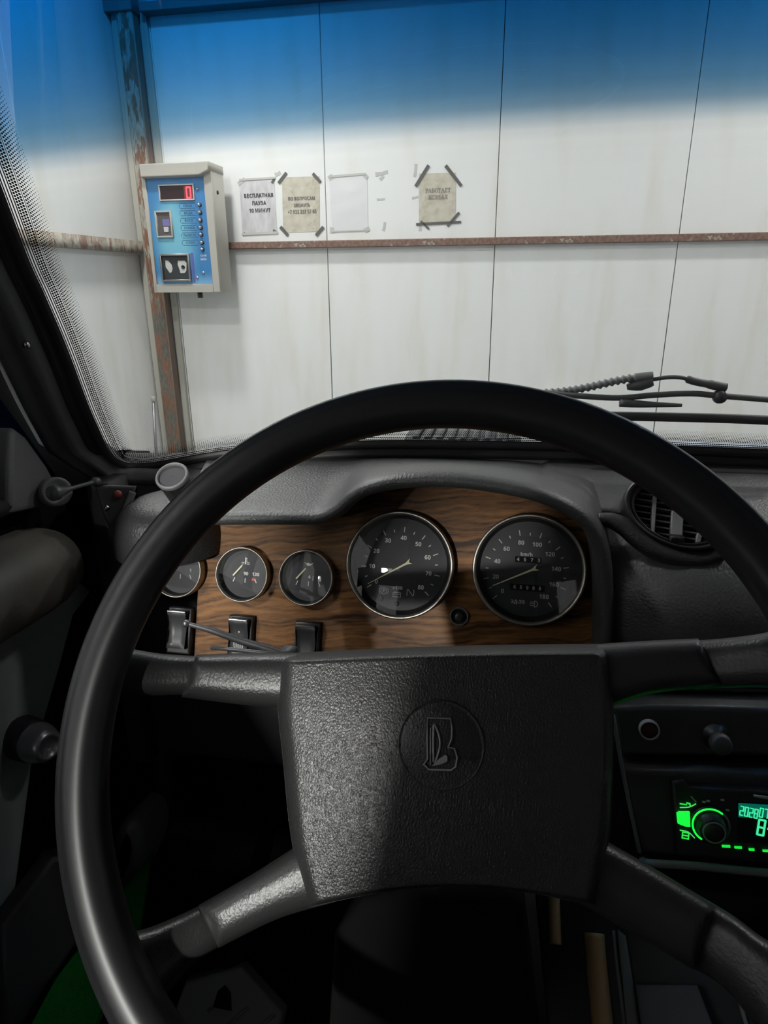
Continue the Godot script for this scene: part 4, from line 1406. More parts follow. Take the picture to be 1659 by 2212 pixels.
	obj("plunger", Shape.new().lathe([Vector2(0.0046, 0.0), Vector2(0.0046, 0.006), Vector2(0.0036, 0.0072), Vector2(0.0003, 0.0070)], 24, Transform3D()).done(), M.smooth_black, k2, false)

func hand_at(g: Node3D, c: Vector2, a: float, tip: float, tail: float, w: float, z: float) -> void:
	var h := Node3D.new()
	h.name = "hand"
	hand(g, a, tip, tail, w, z)
	var o: Node3D = g.get_child(g.get_child_count() - 1)
	o.position += Vector3(c.x, c.y, 0)
	h.free()

func small_scale(s: Shape, f: Font, z: float, marks: Array) -> void:
	var xs := [-0.0115, 0.0005, 0.0115]
	for k in 3:
		var b := Vector2(xs[k], -0.0050)
		var lean := Vector2((k - 1) * 0.0016, -0.0040 if k == 1 else -0.0036)
		stroke(s, b, b + lean, 0.0009, z)
		if marks[k]: write(s, marks[k], f, 0.0036, Transform3D(Basis(), Vector3(xs[k] + 0.0005, 0.0003, z)))

func small_hand(g: Node3D, a: float, z: float) -> void:
	var s := Shape.new()
	stroke(s, Vector2(-0.0125, -0.0018), Vector2(-0.0035, 0.0088), 0.0016, z + 0.0012, Transform3D(), 0.0006)
	obj("needle", s.done(), M.needle, g, false)

func switches() -> void:
	var spots := [[395.0, 1352.0, "black rocker switch with chrome top edge, left of the three under the gauges"], [525.0, 1370.0, "black rocker switch with a heated-window sign, middle of the three under the gauges"], [667.0, 1384.0, "plain black rocker switch in shadow, right of the three under the gauges"]]
	for k in 3:
		var x := on_panel(spots[k][0], spots[k][1], 0.0)
		var t := thing("rocker_switch", spots[k][2], "switch", x, "switches under the gauges")
		obj("surround", Shape.new().box(Vector3(0, -0.004, 0.004), Vector3(0.027, 0.050, 0.010), 0.002).done(), M.smooth_black, t, false)
		var prof := PackedVector3Array()
		for side in [-1, 1]:
			pass
		var rows := []
		for q in [Vector2(0.018, 0.006), Vector2(0.0185, 0.016), Vector2(0.0165, 0.0175), Vector2(0.012, 0.0145), Vector2(0.004, 0.0115), Vector2(-0.006, 0.0105), Vector2(-0.016, 0.0125), Vector2(-0.022, 0.0155), Vector2(-0.024, 0.006)]:
			rows.append(vec([Vector3(-0.0105, q.x, q.y), Vector3(-0.0035, q.x, q.y), Vector3(0.0035, q.x, q.y), Vector3(0.0105, q.x, q.y)]))
		var rk := Shape.new().grid(rows)
		for side in [-0.0105, 0.0105]:
			var ring := PackedVector3Array()
			for r in rows: ring.append(Vector3(side, r[0].y, r[0].z))
			rk.fan(ring, side > 0)
		obj("rocker", rk.done(), mat(Color(0.045, 0.046, 0.047), 0.4), t, false)
		if k < 2:
			obj("top_edge", Shape.new().box(Vector3(0, 0.0178, 0.0172), Vector3(0.021, 0.0024, 0.0022), 0.0008).done(), M.satin, t, false)
		if k == 1:
			var s := Shape.new()
			var lx := Transform3D(Basis(Vector3.RIGHT, 0.10), Vector3(0, -0.010, 0.0118))
			for e in [[Vector2(-4.5, -3), Vector2(4.5, -3)], [Vector2(4.5, -3), Vector2(5, 3)], [Vector2(5, 3), Vector2(-5, 3)], [Vector2(-5, 3), Vector2(-4.5, -3)], [Vector2(-2.2, -2), Vector2(-2.2, 1.8)], [Vector2(0, -2), Vector2(0, 1.8)], [Vector2(2.2, -2), Vector2(2.2, 1.8)]]:
				stroke(s, e[0] * 0.001, e[1] * 0.001, 0.0007, 0, lx)
			obj("window_sign", s.done(), M.print_white, t, false)
			obj("pilot_lamp", Shape.new().lathe([Vector2(0.0014, 0.0), Vector2(0.001, 0.0008), Vector2(0.0002, 0.001)], 12, Transform3D(Basis(), Vector3(0, 0.0045, 0.0115))).done(), M.print_grey, t, false)
		if k == 2:
			obj("top_edge", Shape.new().box(Vector3(0, 0.0178, 0.0172), Vector3(0.021, 0.0024, 0.0022), 0.0008).done(), mat(Color(0.06, 0.06, 0.06), 0.4), t, false)

func vent() -> void:
	var n := Vector3(-0.10, 0.50, 0.86).normalized()
	var o := pz(1462, 1110, -0.605)
	var v := thing("air_vent", "oval black air vent with thin slats right of the instrument hood", "vent", at(o))
	var tilt := deg_to_rad(20)
	var rows := []
	# (scale of the ellipse, height off the face)
	for q in [Vector2(1.05, -0.05), Vector2(1.04, 0.004), Vector2(1.01, 0.009), Vector2(0.96, 0.010), Vector2(0.92, 0.006), Vector2(0.885, 0.004), Vector2(0.87, 0.006), Vector2(0.84, 0.006), Vector2(0.82, 0.001), Vector2(0.80, -0.03)]:
		var row := PackedVector3Array()
		for k in 48:
			var a := TAU * k / 48
			var e := Vector2(cos(a) * 118 * q.x, sin(a) * 72 * q.x).rotated(tilt)
			row.append(pn(1463 + e.x, 1110 + e.y, o, n) + n * q.y)
		rows.append(row)
	obj("bezel", Shape.new().grid(rows, false, true).done(), M.smooth_black, v)
	obj("throat", Shape.new().fan(rows[rows.size() - 1]).done(), M.matte, v)
	# brow that joins the vent to the hood
	var grey := mat(Color(0.12, 0.122, 0.125), 0.45)
	var br := []
	for l in [[Vector2(1296, 1112), Vector2(1330, 1092), Vector2(1352, 1084)], [Vector2(1298, 1126), Vector2(1340, 1132), Vector2(1362, 1128)], [Vector2(1300, 1136), Vector2(1356, 1160), Vector2(1400, 1190)], [Vector2(1306, 1142), Vector2(1368, 1180), Vector2(1420, 1218)]]:
		pass
	var brow := []
	for q in [Vector2(1292, 1122), Vector2(1322, 1125), Vector2(1352, 1140), Vector2(1382, 1165), Vector2(1420, 1190), Vector2(1470, 1206), Vector2(1520, 1208), Vector2(1560, 1196)]: brow.append(pn(q.x, q.y, o, n) + n * 0.0)
	var bp := smooth(brow, 5)
	var rad := []
	for k in bp.size():
		var f := float(k) / (bp.size() - 1)
		rad.append(lerpf(0.006, 0.0095, sin(PI * clampf(f * 1.1, 0, 1))))
	obj("brow", Shape.new().tube(bp, rad, 12).done(), M.leather, v)
	# slats: thin cross bars, each cut to the oval
	var along := Vector2(1, 0.165).normalized()
	var across := Vector2(-0.165, 1).normalized()
	for k in 10:
		var c := across * (k * 13.2 - 60.0)
		var ends := []
		for side in [-1.0, 1.0]:
			var t := 0.0
			while t < 130.0:
				var e: Vector2 = (c + along * t * side).rotated(-tilt)
				if pow(e.x / (118 * 0.80), 2) + pow(e.y / (72 * 0.80), 2) > 1.0: break
				t += 1.0
			ends.append(c + along * t * side)
		if (ends[0] as Vector2).distance_to(ends[1]) < 12: continue
		var a := pn(1463 + ends[0].x, 1110 + ends[0].y, o, n) - n * 0.004
		var b := pn(1463 + ends[1].x, 1110 + ends[1].y, o, n) - n * 0.004
		var d := (b - a).normalized()
		var up := n.cross(d).normalized()
		obj("slat", Shape.new().slab(vec([a - up * 0.0006, b - up * 0.0006, b + up * 0.0006, a + up * 0.0006]), n, 0.012).done(), grey, v)
	for q in [[Vector2(1415, 1072), Vector2(1410, 1150), 0.0016], [Vector2(1464, 1104), Vector2(1461, 1165), 0.0050], [Vector2(1512, 1152), Vector2(1508, 1172), 0.0020], [Vector2(1530, 1080), Vector2(1526, 1150), 0.0016]]:
		var a := pn(q[0].x, q[0].y, o, n) + n * 0.001
		var b := pn(q[1].x, q[1].y, o, n) + n * 0.001
		var e: Vector3 = Vector3.RIGHT * q[2]
		obj("vane", Shape.new().slab(vec([b - e, b + e, a + e, a - e]), n, 0.012, 0.0006).done(), mat(Color(0.30, 0.30, 0.30), 0.4), v)
	obj("thumb_tab", Shape.new().box(pn(1460, 1166, o, n) + n * 0.004, Vector3(0.012, 0.006, 0.008), 0.0015).done(), M.smooth_black, v)

func console() -> void:
	var n := Vector3(-0.06, 0.28, 0.95).normalized()
	var o := pz(1500, 1780, -0.43)
	var q := func(x: float, y: float, off := 0.0) -> Vector3: return pn(x, y, o, n) + n * off
	var c := thing("center_console", "black centre console panel right of the wheel, holding the glowing radio", "console", at(q.call(1500, 1900)))
	var face := PackedVector3Array()
	for r in [Vector2(1326, 1545), Vector2(1420, 1541), Vector2(1900, 1555), Vector2(1900, 1660), Vector2(1346, 1656)]: face.append(q.call(r.x, r.y, -0.02))
	obj("upper_panel", Shape.new().slab(face, n, 0.05, 0.004).done(), M.plastic, c)
	face = PackedVector3Array()
	for r in [Vector2(1350, 1672), Vector2(1900, 1690), Vector2(1900, 1905), Vector2(1386, 1856)]: face.append(q.call(r.x, r.y, -0.008))
	obj("radio_panel", Shape.new().slab(face, n, 0.06, 0.004).done(), M.plastic, c)
	var lip := []
	for r in [Vector2(1384, 1850), Vector2(1400, 1858), Vector2(1500, 1864), Vector2(1600, 1874), Vector2(1800, 1892)]: lip.append(q.call(r.x, r.y, 0.004))
	obj("lit_lower_lip", Shape.new().tube(smooth(lip, 4), 0.003, 10).done(), M.trim_grey, c)  # lip in paler grey, the highlight along it put into the colour
	var sd := []
	for r in [Vector2(1326, 1550), Vector2(1345, 1660), Vector2(1365, 1760), Vector2(1384, 1850)]: sd.append(q.call(r.x, r.y, -0.006))
	obj("edge_highlight", Shape.new().tube(smooth(sd, 4), 0.0016, 8).done(), M.trim_grey, c)  # highlight on the console edge, painted as a thin paler line
	face = PackedVector3Array()
	for r in [Vector2(1300, 1500), Vector2(1326, 1546), Vector2(1384, 1856), Vector2(1384, 2000), Vector2(1300, 1900)]: face.append(q.call(r.x, r.y, -0.07))
	obj("side_wall", Shape.new().slab(face, n, 0.10).done(), M.matte, c)
	var ledge := PackedVector3Array()
	for r in [Vector2(1395, 1512), Vector2(1450, 1506), Vector2(1900, 1512), Vector2(1900, 1546), Vector2(1400, 1532)]: ledge.append(q.call(r.x, r.y, -0.045))
	obj("ledge", Shape.new().slab(ledge, n, 0.05, 0.004).done(), M.plastic, c)
	obj("backing", Shape.new().box(q.call(1640, 1730, -0.10), Vector3(0.22, 0.16, 0.02), 0.0, Basis.looking_at(-n, Vector3.UP)).done(), M.matte, c)
	var face_x := func(x: float, y: float, off := 0.0) -> Transform3D: return Transform3D(Basis.looking_at(-n, Vector3.UP), q.call(x, y, off))
	# lighter with its bright ring, and the plain knob beside it
	var lt := thing("cigarette_lighter", "cigarette lighter with a bright ring and dull red centre", "lighter", face_x.call(1410, 1594, -0.02), "knobs on the upper console panel")
	obj("ring", Shape.new().lathe([Vector2(0.0078, 0), Vector2(0.0078, 0.005), Vector2(0.0070, 0.006), Vector2(0.0064, 0.0045)], 32, Transform3D()).done(), mat(Color(0.45, 0.45, 0.45), 0.35), lt, false)
	obj("button", Shape.new().lathe([Vector2(0.0066, 0.001), Vector2(0.0064, 0.0042), Vector2(0.0003, 0.0048)], 28, Transform3D()).done(), mat(Color(0.07, 0.014, 0.012), 0.4), lt, false)
	var kb := thing("console_knob", "plain dark round knob right of the cigarette lighter", "knob", face_x.call(1560, 1612, -0.02), "knobs on the upper console panel")
	obj("shaft", Shape.new().lathe([Vector2(0.0105, 0), Vector2(0.0100, 0.003), Vector2(0.0065, 0.004), Vector2(0.0065, 0.012)], 24, Transform3D()).done(), M.smooth_black, kb, false)
	obj("cap", Shape.new().lathe([Vector2(0.0068, 0.010), Vector2(0.0078, 0.013), Vector2(0.0076, 0.019), Vector2(0.006, 0.0205), Vector2(0.0003, 0.0205)], 28, Transform3D()).done(), mat(Color(0.07, 0.07, 0.07), 0.5), kb, false)
	# radio
	var rx: Transform3D = face_x.call(1540, 1785, 0.0)
	var rd := thing("car_radio", "car radio glowing green with a large round volume knob", "radio", rx)
	var loc := func(x: float, y: float, off := 0.0) -> Vector3: return rx.affine_inverse() * (q.call(x, y, off) as Vector3)
	var body := PackedVector3Array()
	for r in [Vector2(1452, 1690), Vector2(1478, 1686), Vector2(1490, 1700), Vector2(1880, 1722), Vector2(1880, 1872), Vector2(1462, 1848)]: body.append(loc.call(r.x, r.y, 0.0))
	obj("fascia", Shape.new().slab(body, Vector3.BACK, 0.03, 0.002).done(), M.smooth_black, rd, false)
	var tl := Shape.new()
	var p0: Vector3 = loc.call(1625, 1714, 0.003)
	tl.tube(vec([p0, loc.call(1660, 1720, 0.003), loc.call(1750, 1726, 0.003)]), 0.0012, 8)
	obj("chrome_edge", tl.done(), M.satin, rd, false)
	var green := Color(0.01, 1.0, 0.06)
	var kx := Transform3D(Basis(), loc.call(1533, 1779, 0.0))
	var vol := obj("volume_knob", Shape.new().lathe([Vector2(0.0140, 0), Vector2(0.0140, 0.003), Vector2(0.0112, 0.0035), Vector2(0.0100, 0.004), Vector2(0.0096, 0.012), Vector2(0.0088, 0.0135), Vector2(0.0003, 0.0130)], 40, kx).done(), M.smooth_black, rd, false)
	obj("cap_ring", Shape.new().lathe([Vector2(0.0082, 0.0138), Vector2(0.0076, 0.0146), Vector2(0.0070, 0.0138)], 36, kx).done(), mat(Color(0.25, 0.28, 0.26), 0.4), vol, false)
	var arc := []
	for k in 25:
		var a := deg_to_rad(lerpf(205.0, 395.0, k / 24.0))
		arc.append(kx * Vector3(sin(a) * 0.0127, cos(a) * 0.0127, 0.0034))
	obj("glow_ring", Shape.new().tube(PackedVector3Array(arc), 0.0007, 8).done(), glow(green, 1.2), vol, false)
	arc = []
	for k in 13:
		var a := deg_to_rad(lerpf(395.0, 460.0, k / 12.0))
		arc.append(kx * Vector3(sin(a) * 0.0128, cos(a) * 0.0128, 0.0034))
	obj("ring_edge", Shape.new().tube(PackedVector3Array(arc), 0.0007, 8).done(), mat(Color(0.25, 0.27, 0.26), 0.4), vol, false)
	var src := PackedVector3Array()
	for r in [Vector2(1461, 1755), Vector2(1466, 1752), Vector2(1489, 1752), Vector2(1490, 1783), Vector2(1478, 1782), Vector2(1463, 1776)]: src.append(loc.call(r.x, r.y, 0.003))
	obj("glow_button", Shape.new().slab(src, Vector3.BACK, 0.004, 0.0008).done(), glow(green, 0.95), rd, false)
	var lines := [[Vector2(1468, 1743), Vector2(1488, 1742), Vector2(1503, 1735)], [Vector2(1468, 1792), Vector2(1486, 1796), Vector2(1500, 1809)]]
	for l in lines:
		var w := []
		for r in l: w.append(loc.call(r.x, r.y, 0.001))
		obj("glow_line", Shape.new().tube(smooth(w, 3), 0.0004, 6).done(), glow(Color(0.12, 1.0, 0.2), 0.7), rd, false)
	var wl := []
	for r in [Vector2(1492, 1719), Vector2(1503, 1731)]: wl.append(loc.call(r.x, r.y, 0.001))
	obj("edge_line", Shape.new().tube(PackedVector3Array(wl), 0.0005, 6).done(), M.print_grey, rd, false)
	var ic := Shape.new()
	var i0 := Transform3D(Basis(), loc.call(1480, 1735.5, 0.0005))
	for k in 3: stroke(ic, Vector2(-0.0035 + k * 0.0016, -0.0006), Vector2(-0.0025 + k * 0.0016, -0.0006), 0.0009, 0, i0)
	stroke(ic, Vector2(0.0012, 0.0008), Vector2(0.0030, 0.0006), 0.0011, 0, i0)
	stroke(ic, Vector2(0.0030, 0.0006), Vector2(0.0036, -0.0008), 0.0011, 0, i0)
	i0 = Transform3D(Basis(), loc.call(1480.5, 1804, 0.0005))
	for e in [[Vector2(-2.2, -2.3), Vector2(2.2, -2.3)], [Vector2(2.2, -2.3), Vector2(2.2, 2.3)], [Vector2(2.2, 2.3), Vector2(-2.2, 2.3)], [Vector2(-2.2, 2.3), Vector2(-2.2, -2.3)], [Vector2(-2, 0), Vector2(2, 0)]]:
		stroke(ic, e[0] * 0.001, e[1] * 0.001, 0.0009, 0, i0)
	obj("glow_icons", ic.done(), glow(Color(0.03, 1.0, 0.10), 0.8), rd, false)
	# display window with segment characters
	var dw := PackedVector3Array()
	for r in [Vector2(1592, 1732), Vector2(1880, 1746), Vector2(1880, 1832), Vector2(1594, 1818)]: dw.append(loc.call(r.x, r.y, 0.0012))
	var disp := obj("display", Shape.new().slab(dw, Vector3.BACK, 0.002).done(), mat(Color(0.006, 0.014, 0.010), 0.15), rd, false)
	var top := PackedVector3Array()
	for r in [Vector2(1594, 1733), Vector2(1700, 1739), Vector2(1700, 1765), Vector2(1594, 1763)]: top.append(loc.call(r.x, r.y, 0.0016))
	obj("lit_field", Shape.new().slab(top, Vector3.BACK, 0.0004).done(), glow(Color(0.0, 0.11, 0.075), 1.0), disp, false)
	var dg := Shape.new()
	var turn := Basis(Vector3.BACK, -0.05)
	segments(dg, "2028", Transform3D(turn, loc.call(1616, 1752, 0.0018)), 0.0021, 0.0067, 0.0008)
	segments(dg, "07", Transform3D(turn, loc.call(1648, 1754, 0.0018)), 0.0021, 0.0067, 0.0008)
	segments(dg, "BT", Transform3D(turn, loc.call(1653, 1787, 0.0018)), 0.0042, 0.0115, 0.0014)
	obj("glowing_digits", dg.done(), glow(Color(0.06, 1.0, 0.42), 0.85), disp, false)
	for k in 4:
		var r = [[1559, 1577, 1827], [1586, 1602, 1829.5], [1617, 1629, 1834], [1647, 1664, 1837]][k]
		var ks := PackedVector3Array()
		for e in [Vector2(r[0], r[2] - 2.2), Vector2(r[1], r[2] - 1.6), Vector2(r[1], r[2] + 2.6), Vector2(r[0], r[2] + 1.8)]: ks.append(loc.call(e.x, e.y, 0.0014))
		obj("glow_key", Shape.new().slab(ks, Vector3.BACK, 0.002, 0.0003).done(), glow(green, 0.8), rd, false)
	for r in [Vector2(1520, 1731), Vector2(1529, 1729), Vector2(1560, 1727), Vector2(1571, 1749)]:
		obj("key_dot", Shape.new().box(loc.call(r.x, r.y, 0.001), Vector3(0.0024, 0.0012, 0.001), 0.0002).done(), M.print_grey, rd, false)
	var l := OmniLight3D.new()
	l.name = "radio_light"
	l.light_color = Color(0.1, 1.0, 0.3)
	l.light_energy = 0.00001
	l.light_size = 0.01
	l.omni_range = 6.0
	l.omni_attenuation = 2.0
	l.shadow_enabled = true
	l.position = loc.call(1500, 1770, 0.02)
	rd.add_child(l)

func floor_things() -> void:
	# green mat on the floor, seen in slices past the wheel
	var m := PackedVector3Array()
	for r in [Vector2(330, 1835), Vector2(300, 2000), Vector2(190, 2240), Vector2(40, 2260), Vector2(120, 2110), Vector2(262, 1925)]: m.append(py(r.x, r.y, -0.70))
	var g := obj("green_mat", Shape.new().slab(m, Vector3.UP, 0.012, 0.003).done(), M.green)
	meta(g, "green floor mat strip beside the door, seen past the lower left of the wheel", "mat")
	# rounded grey kick handle in the footwell
	var k := []
	for r in [Vector2(238, 1900), Vector2(236, 1830), Vector2(262, 1778), Vector2(296, 1790), Vector2(308, 1840), Vector2(290, 1900), Vector2(262, 1940)]: k.append(pz(r.x, r.y, -0.56))
	var kr := obj("kick_pad", Shape.new().slab(PackedVector3Array(smooth(k, 4, true)), Vector3(0.1, 0.3, 0.95), 0.08, 0.014, 5).done(), M.trim_grey)
	meta(kr, "rounded dark grey kick pad in the footwell behind the wheel's lower left gap", "pad")
	var pk := PackedVector3Array()
	for r in [Vector2(78, 1900), Vector2(112, 1852), Vector2(240, 1830), Vector2(262, 1930), Vector2(160, 2052), Vector2(70, 2190), Vector2(20, 2260), Vector2(0, 2000)]: pk.append(px(r.x, r.y, -0.46) if false else pn(r.x, r.y, EYE + Vector3(-0.47, -0.62, -0.45), Vector3(0.8, 0.35, 0.5)))
	var po := obj("door_pocket", Shape.new().slab(pk, Vector3(0.8, 0.35, 0.5), 0.03, 0.006).done(), M.plastic)
	meta(po, "black moulded pocket low on the driver's door", "pocket")
	# pedal with ribbed rubber
	var pd := thing("pedal", "dark ribbed rubber pedal pad at the bottom of the frame", "pedal", at(pz(500, 2190, -0.50)))
	var pn2 := Vector3(0.0, 0.55, 0.83)
	var o := pz(480, 2180, -0.50)
	var pp := PackedVector3Array()
	for r in [Vector2(400, 2120), Vector2(520, 2090), Vector2(610, 2190), Vector2(590, 2290), Vector2(430, 2290), Vector2(370, 2200)]: pp.append(pn(r.x, r.y, o, pn2))
	obj("pad", Shape.new().slab(pp, pn2, 0.02, 0.004).done(), M.trim_grey, pd)
	for e in [[Vector2(450, 2185), Vector2(492, 2148)], [Vector2(490, 2216), Vector2(536, 2176)], [Vector2(556, 2222), Vector2(594, 2190)]]:
		obj("rib", Shape.new().tube(vec([pn(e[0].x, e[0].y, o, pn2), pn(e[1].x, e[1].y, o, pn2)]), 0.0022, 8).done(), mat(Color(0.16, 0.16, 0.155), 0.4), pd)
	obj("arm", Shape.new().tube(vec([o, o + Vector3(0, 0.12, -0.22)]), 0.012, 8).done(), M.matte, pd)
	# steering column cover, below the hub
	var cn := Vector3(0, 0.50, 0.866)
	var co := pz(1020, 2000, -0.30)
	var cp := PackedVector3Array()
	for r in [Vector2(720, 2020), Vector2(780, 1945), Vector2(900, 1924), Vector2(1100, 1934), Vector2(1136, 1950), Vector2(1144, 2060), Vector2(1168, 2212), Vector2(1175, 2330), Vector2(700, 2330)]: cp.append(pn(r.x, r.y, co, cn))
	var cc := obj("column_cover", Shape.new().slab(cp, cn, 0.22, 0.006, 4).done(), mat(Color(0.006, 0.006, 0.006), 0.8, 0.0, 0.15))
	meta(cc, "black plastic steering column cover under the wheel hub", "cover")
	# tunnel at the right: wood-coloured strips, metal edges and a grey lid
	var wt := mat(Color(0.45, 0.28, 0.12), 0.4)
	var tn := thing("tunnel_trim", "dark gear tunnel cover with two wood-coloured strips and thin bright edges", "trim", at(pz(1330, 2180, -0.30)))
	var to := pz(1320, 2120, -0.36)
	var tnn := Vector3(-0.25, 0.75, 0.6).normalized()
	var face := PackedVector3Array()
	for r in [Vector2(1150, 1900), Vector2(1330, 1900), Vector2(1660, 2050), Vector2(1760, 2330), Vector2(1190, 2330)]: face.append(pn(r.x, r.y, to, tnn))
	obj("cover", Shape.new().slab(face, tnn, 0.08, 0.006).done(), M.smooth_black, tn)
	for l in [[[Vector2(1196, 1925), Vector2(1198, 1990), Vector2(1200, 2040)], 0.0048], [[Vector2(1284, 2016), Vector2(1290, 2090), Vector2(1302, 2212), Vector2(1310, 2300)], 0.0075]]:
		var p := []
		for r in l[0]: p.append(pn(r.x, r.y, to, tnn) + tnn * 0.001)
		obj("wood_strip", Shape.new().tube(smooth(p, 5), l[1], 10).done(), wt, tn)
	for l in [[Vector2(1326, 2010), Vector2(1334, 2090), Vector2(1350, 2212), Vector2(1356, 2270)], [Vector2(1598, 2165), Vector2(1612, 2212), Vector2(1630, 2270)]]:
		var p := []
		for r in l: p.append(pn(r.x, r.y, to, tnn) + tnn * 0.002)
		obj("bright_edge", Shape.new().tube(smooth(p, 4), 0.0014, 8).done(), mat(Color(0.2, 0.2, 0.2), 0.4), tn)
	var rib := PackedVector3Array()
	for r in [Vector2(1335, 2008), Vector2(1352, 2022), Vector2(1382, 2212), Vector2(1392, 2290), Vector2(1362, 2290)]: rib.append(pn(r.x, r.y, to, tnn) + tnn * 0.006)
	obj("side_rail", Shape.new().slab(rib, tnn, 0.012, 0.002).done(), M.trim_grey, tn)
	var lid := PackedVector3Array()
	for r in [Vector2(1374, 2126), Vector2(1506, 2128), Vector2(1540, 2215), Vector2(1560, 2300), Vector2(1400, 2300)]: lid.append(pn(r.x, r.y, to, tnn) + tnn * 0.012)
	var li := obj("tray_lid", Shape.new().slab(lid, tnn, 0.012, 0.002).done(), relief(mat(Color(0.075, 0.075, 0.08), 0.6), M.plastic.heightmap_texture, 0.02, 14))
	meta(li, "flat dark grey lid on the gear tunnel at the bottom right", "lid")
	# driver's seat, behind and below the camera
	var seat := thing("driver_seat", "black driver's seat under and behind the viewpoint", "seat", at(EYE + Vector3(-0.02, -0.8, 0.35)))
	obj("cushion", Shape.new().box(EYE + Vector3(-0.02, -0.66, 0.32), Vector3(0.46, 0.16, 0.46), 0.05).done(), M.leather, seat)
	obj("backrest", Shape.new().box(EYE + Vector3(-0.02, -0.26, 0.58), Vector3(0.48, 0.66, 0.14), 0.05).done(), M.leather, seat)
	obj("added_headrest", Shape.new().box(EYE + Vector3(-0.02, 0.15, 0.60), Vector3(0.42, 0.19, 0.10), 0.04).done(), M.leather, seat)  # added, with the tall backrest, to shade the right half of the hub

func stalks() -> void:
	var s := thing("turn_signal_stalk", "slim grey metal stalk with a small ball tip, in front of the rocker switches", "lever", at(pz(640, 1412, -0.46)))
	var p := []
	for q in [Vector3(403, 1347, -0.47), Vector3(460, 1363, -0.47), Vector3(520, 1384, -0.47), Vector3(598, 1409, -0.468), Vector3(680, 1438, -0.465)]: p.append(pz(q.x, q.y, q.z))
	obj("rod", Shape.new().tube(smooth(p, 5), [0.0018, 0.0020, 0.0022, 0.0024, 0.0026, 0.0028, 0.0029, 0.0030, 0.0031, 0.0032, 0.0033, 0.0034, 0.0035, 0.0036, 0.0037, 0.0038, 0.0038, 0.0038, 0.0038, 0.0038, 0.0038], 12).done(), mat(Color(0.15, 0.15, 0.155), 0.35, 0.3), s)
	obj("ball_tip", Shape.new().lathe([Vector2(0.0003, -0.0036), Vector2(0.0026, -0.0026), Vector2(0.0036, 0), Vector2(0.0026, 0.0026), Vector2(0.0003, 0.0036)], 14, at(pz(403, 1347, -0.47))).done(), mat(Color(0.24, 0.24, 0.25), 0.3, 0.6), s)
	obj("collar", Shape.new().box(pz(624, 1410, -0.462), Vector3(0.012, 0.008, 0.01), 0.002).done(), M.trim_grey, s)
	var l := obj("light_stalk", Shape.new().tube(vec([pz(456, 1399, -0.455), pz(500, 1403, -0.455), pz(560, 1409, -0.455), pz(640, 1418, -0.455)]), 0.0018, 10).done(), mat(Color(0.15, 0.15, 0.155), 0.35, 0.3))
	meta(l, "short thin grey stalk lying just above the wheel's left spoke", "lever")

# ---------------------------------------------------------------- steering wheel
const TILT := 0.5254
var wheel_c := EYE + Vector3(-0.0244, -0.225, -0.2619)
var wheel_n := Vector3(0, sin(TILT), cos(TILT))

func wp(x: float, y: float, h := 0.0) -> Vector3:
	return pn(x, y, wheel_c + wheel_n * h, wheel_n)

# a bar whose outline bends through the heights given with each corner: (x, y, height)
func cushion(top: Array, low: Array, h0: float, h1: float, thick: float, m: Material, called: String, parent: Node3D, end := false) -> void:
	# two edge curves in the picture, joined by a rounded section
	var a := []
	var b := []
	for q in top: a.append(Vector3(q.x, q.y, 0))
	for q in low: b.append(Vector3(q.x, q.y, 0))
	var ta := smooth(a, 24 / (a.size() - 1))
	var tb := smooth(b, 24 / (b.size() - 1))
	var n := mini(ta.size(), tb.size())
	var rows := []
	for i in n:
		var f := float(i) / (n - 1)
		var h := lerpf(h0, h1, f)
		var fa := ta[int(f * (ta.size() - 1))]
		var fb := tb[int(f * (tb.size() - 1))]
		var k := 1.0
		if end and f > 0.86: k = sqrt(maxf(1.0 - pow((f - 0.86) / 0.14, 2.0), 0.0))
		var row := PackedVector3Array()
		for j in 19:
			var v := j / 18.0
			var c := v * 2.0 - 1.0
			var drop := thick * (1.0 - pow(maxf(1.0 - pow(absf(c), 3.2), 0.0), 0.5))
			drop = maxf(drop, thick * 0.55 * (1.0 - k))
			var q := fa.lerp(fb, v)
			row.append(wp(q.x, q.y, h - drop))
		row.append(wp(fb.x, fb.y, h - thick * 1.6))
		row.append(wp(fa.x, fa.y, h - thick * 1.6))
		rows.append(row)
	var s := Shape.new().grid(rows, false, true)
	s.group(2).fan(rows[0], true)
	s.fan(rows[n - 1])
	obj(called, s.done(), m, parent)

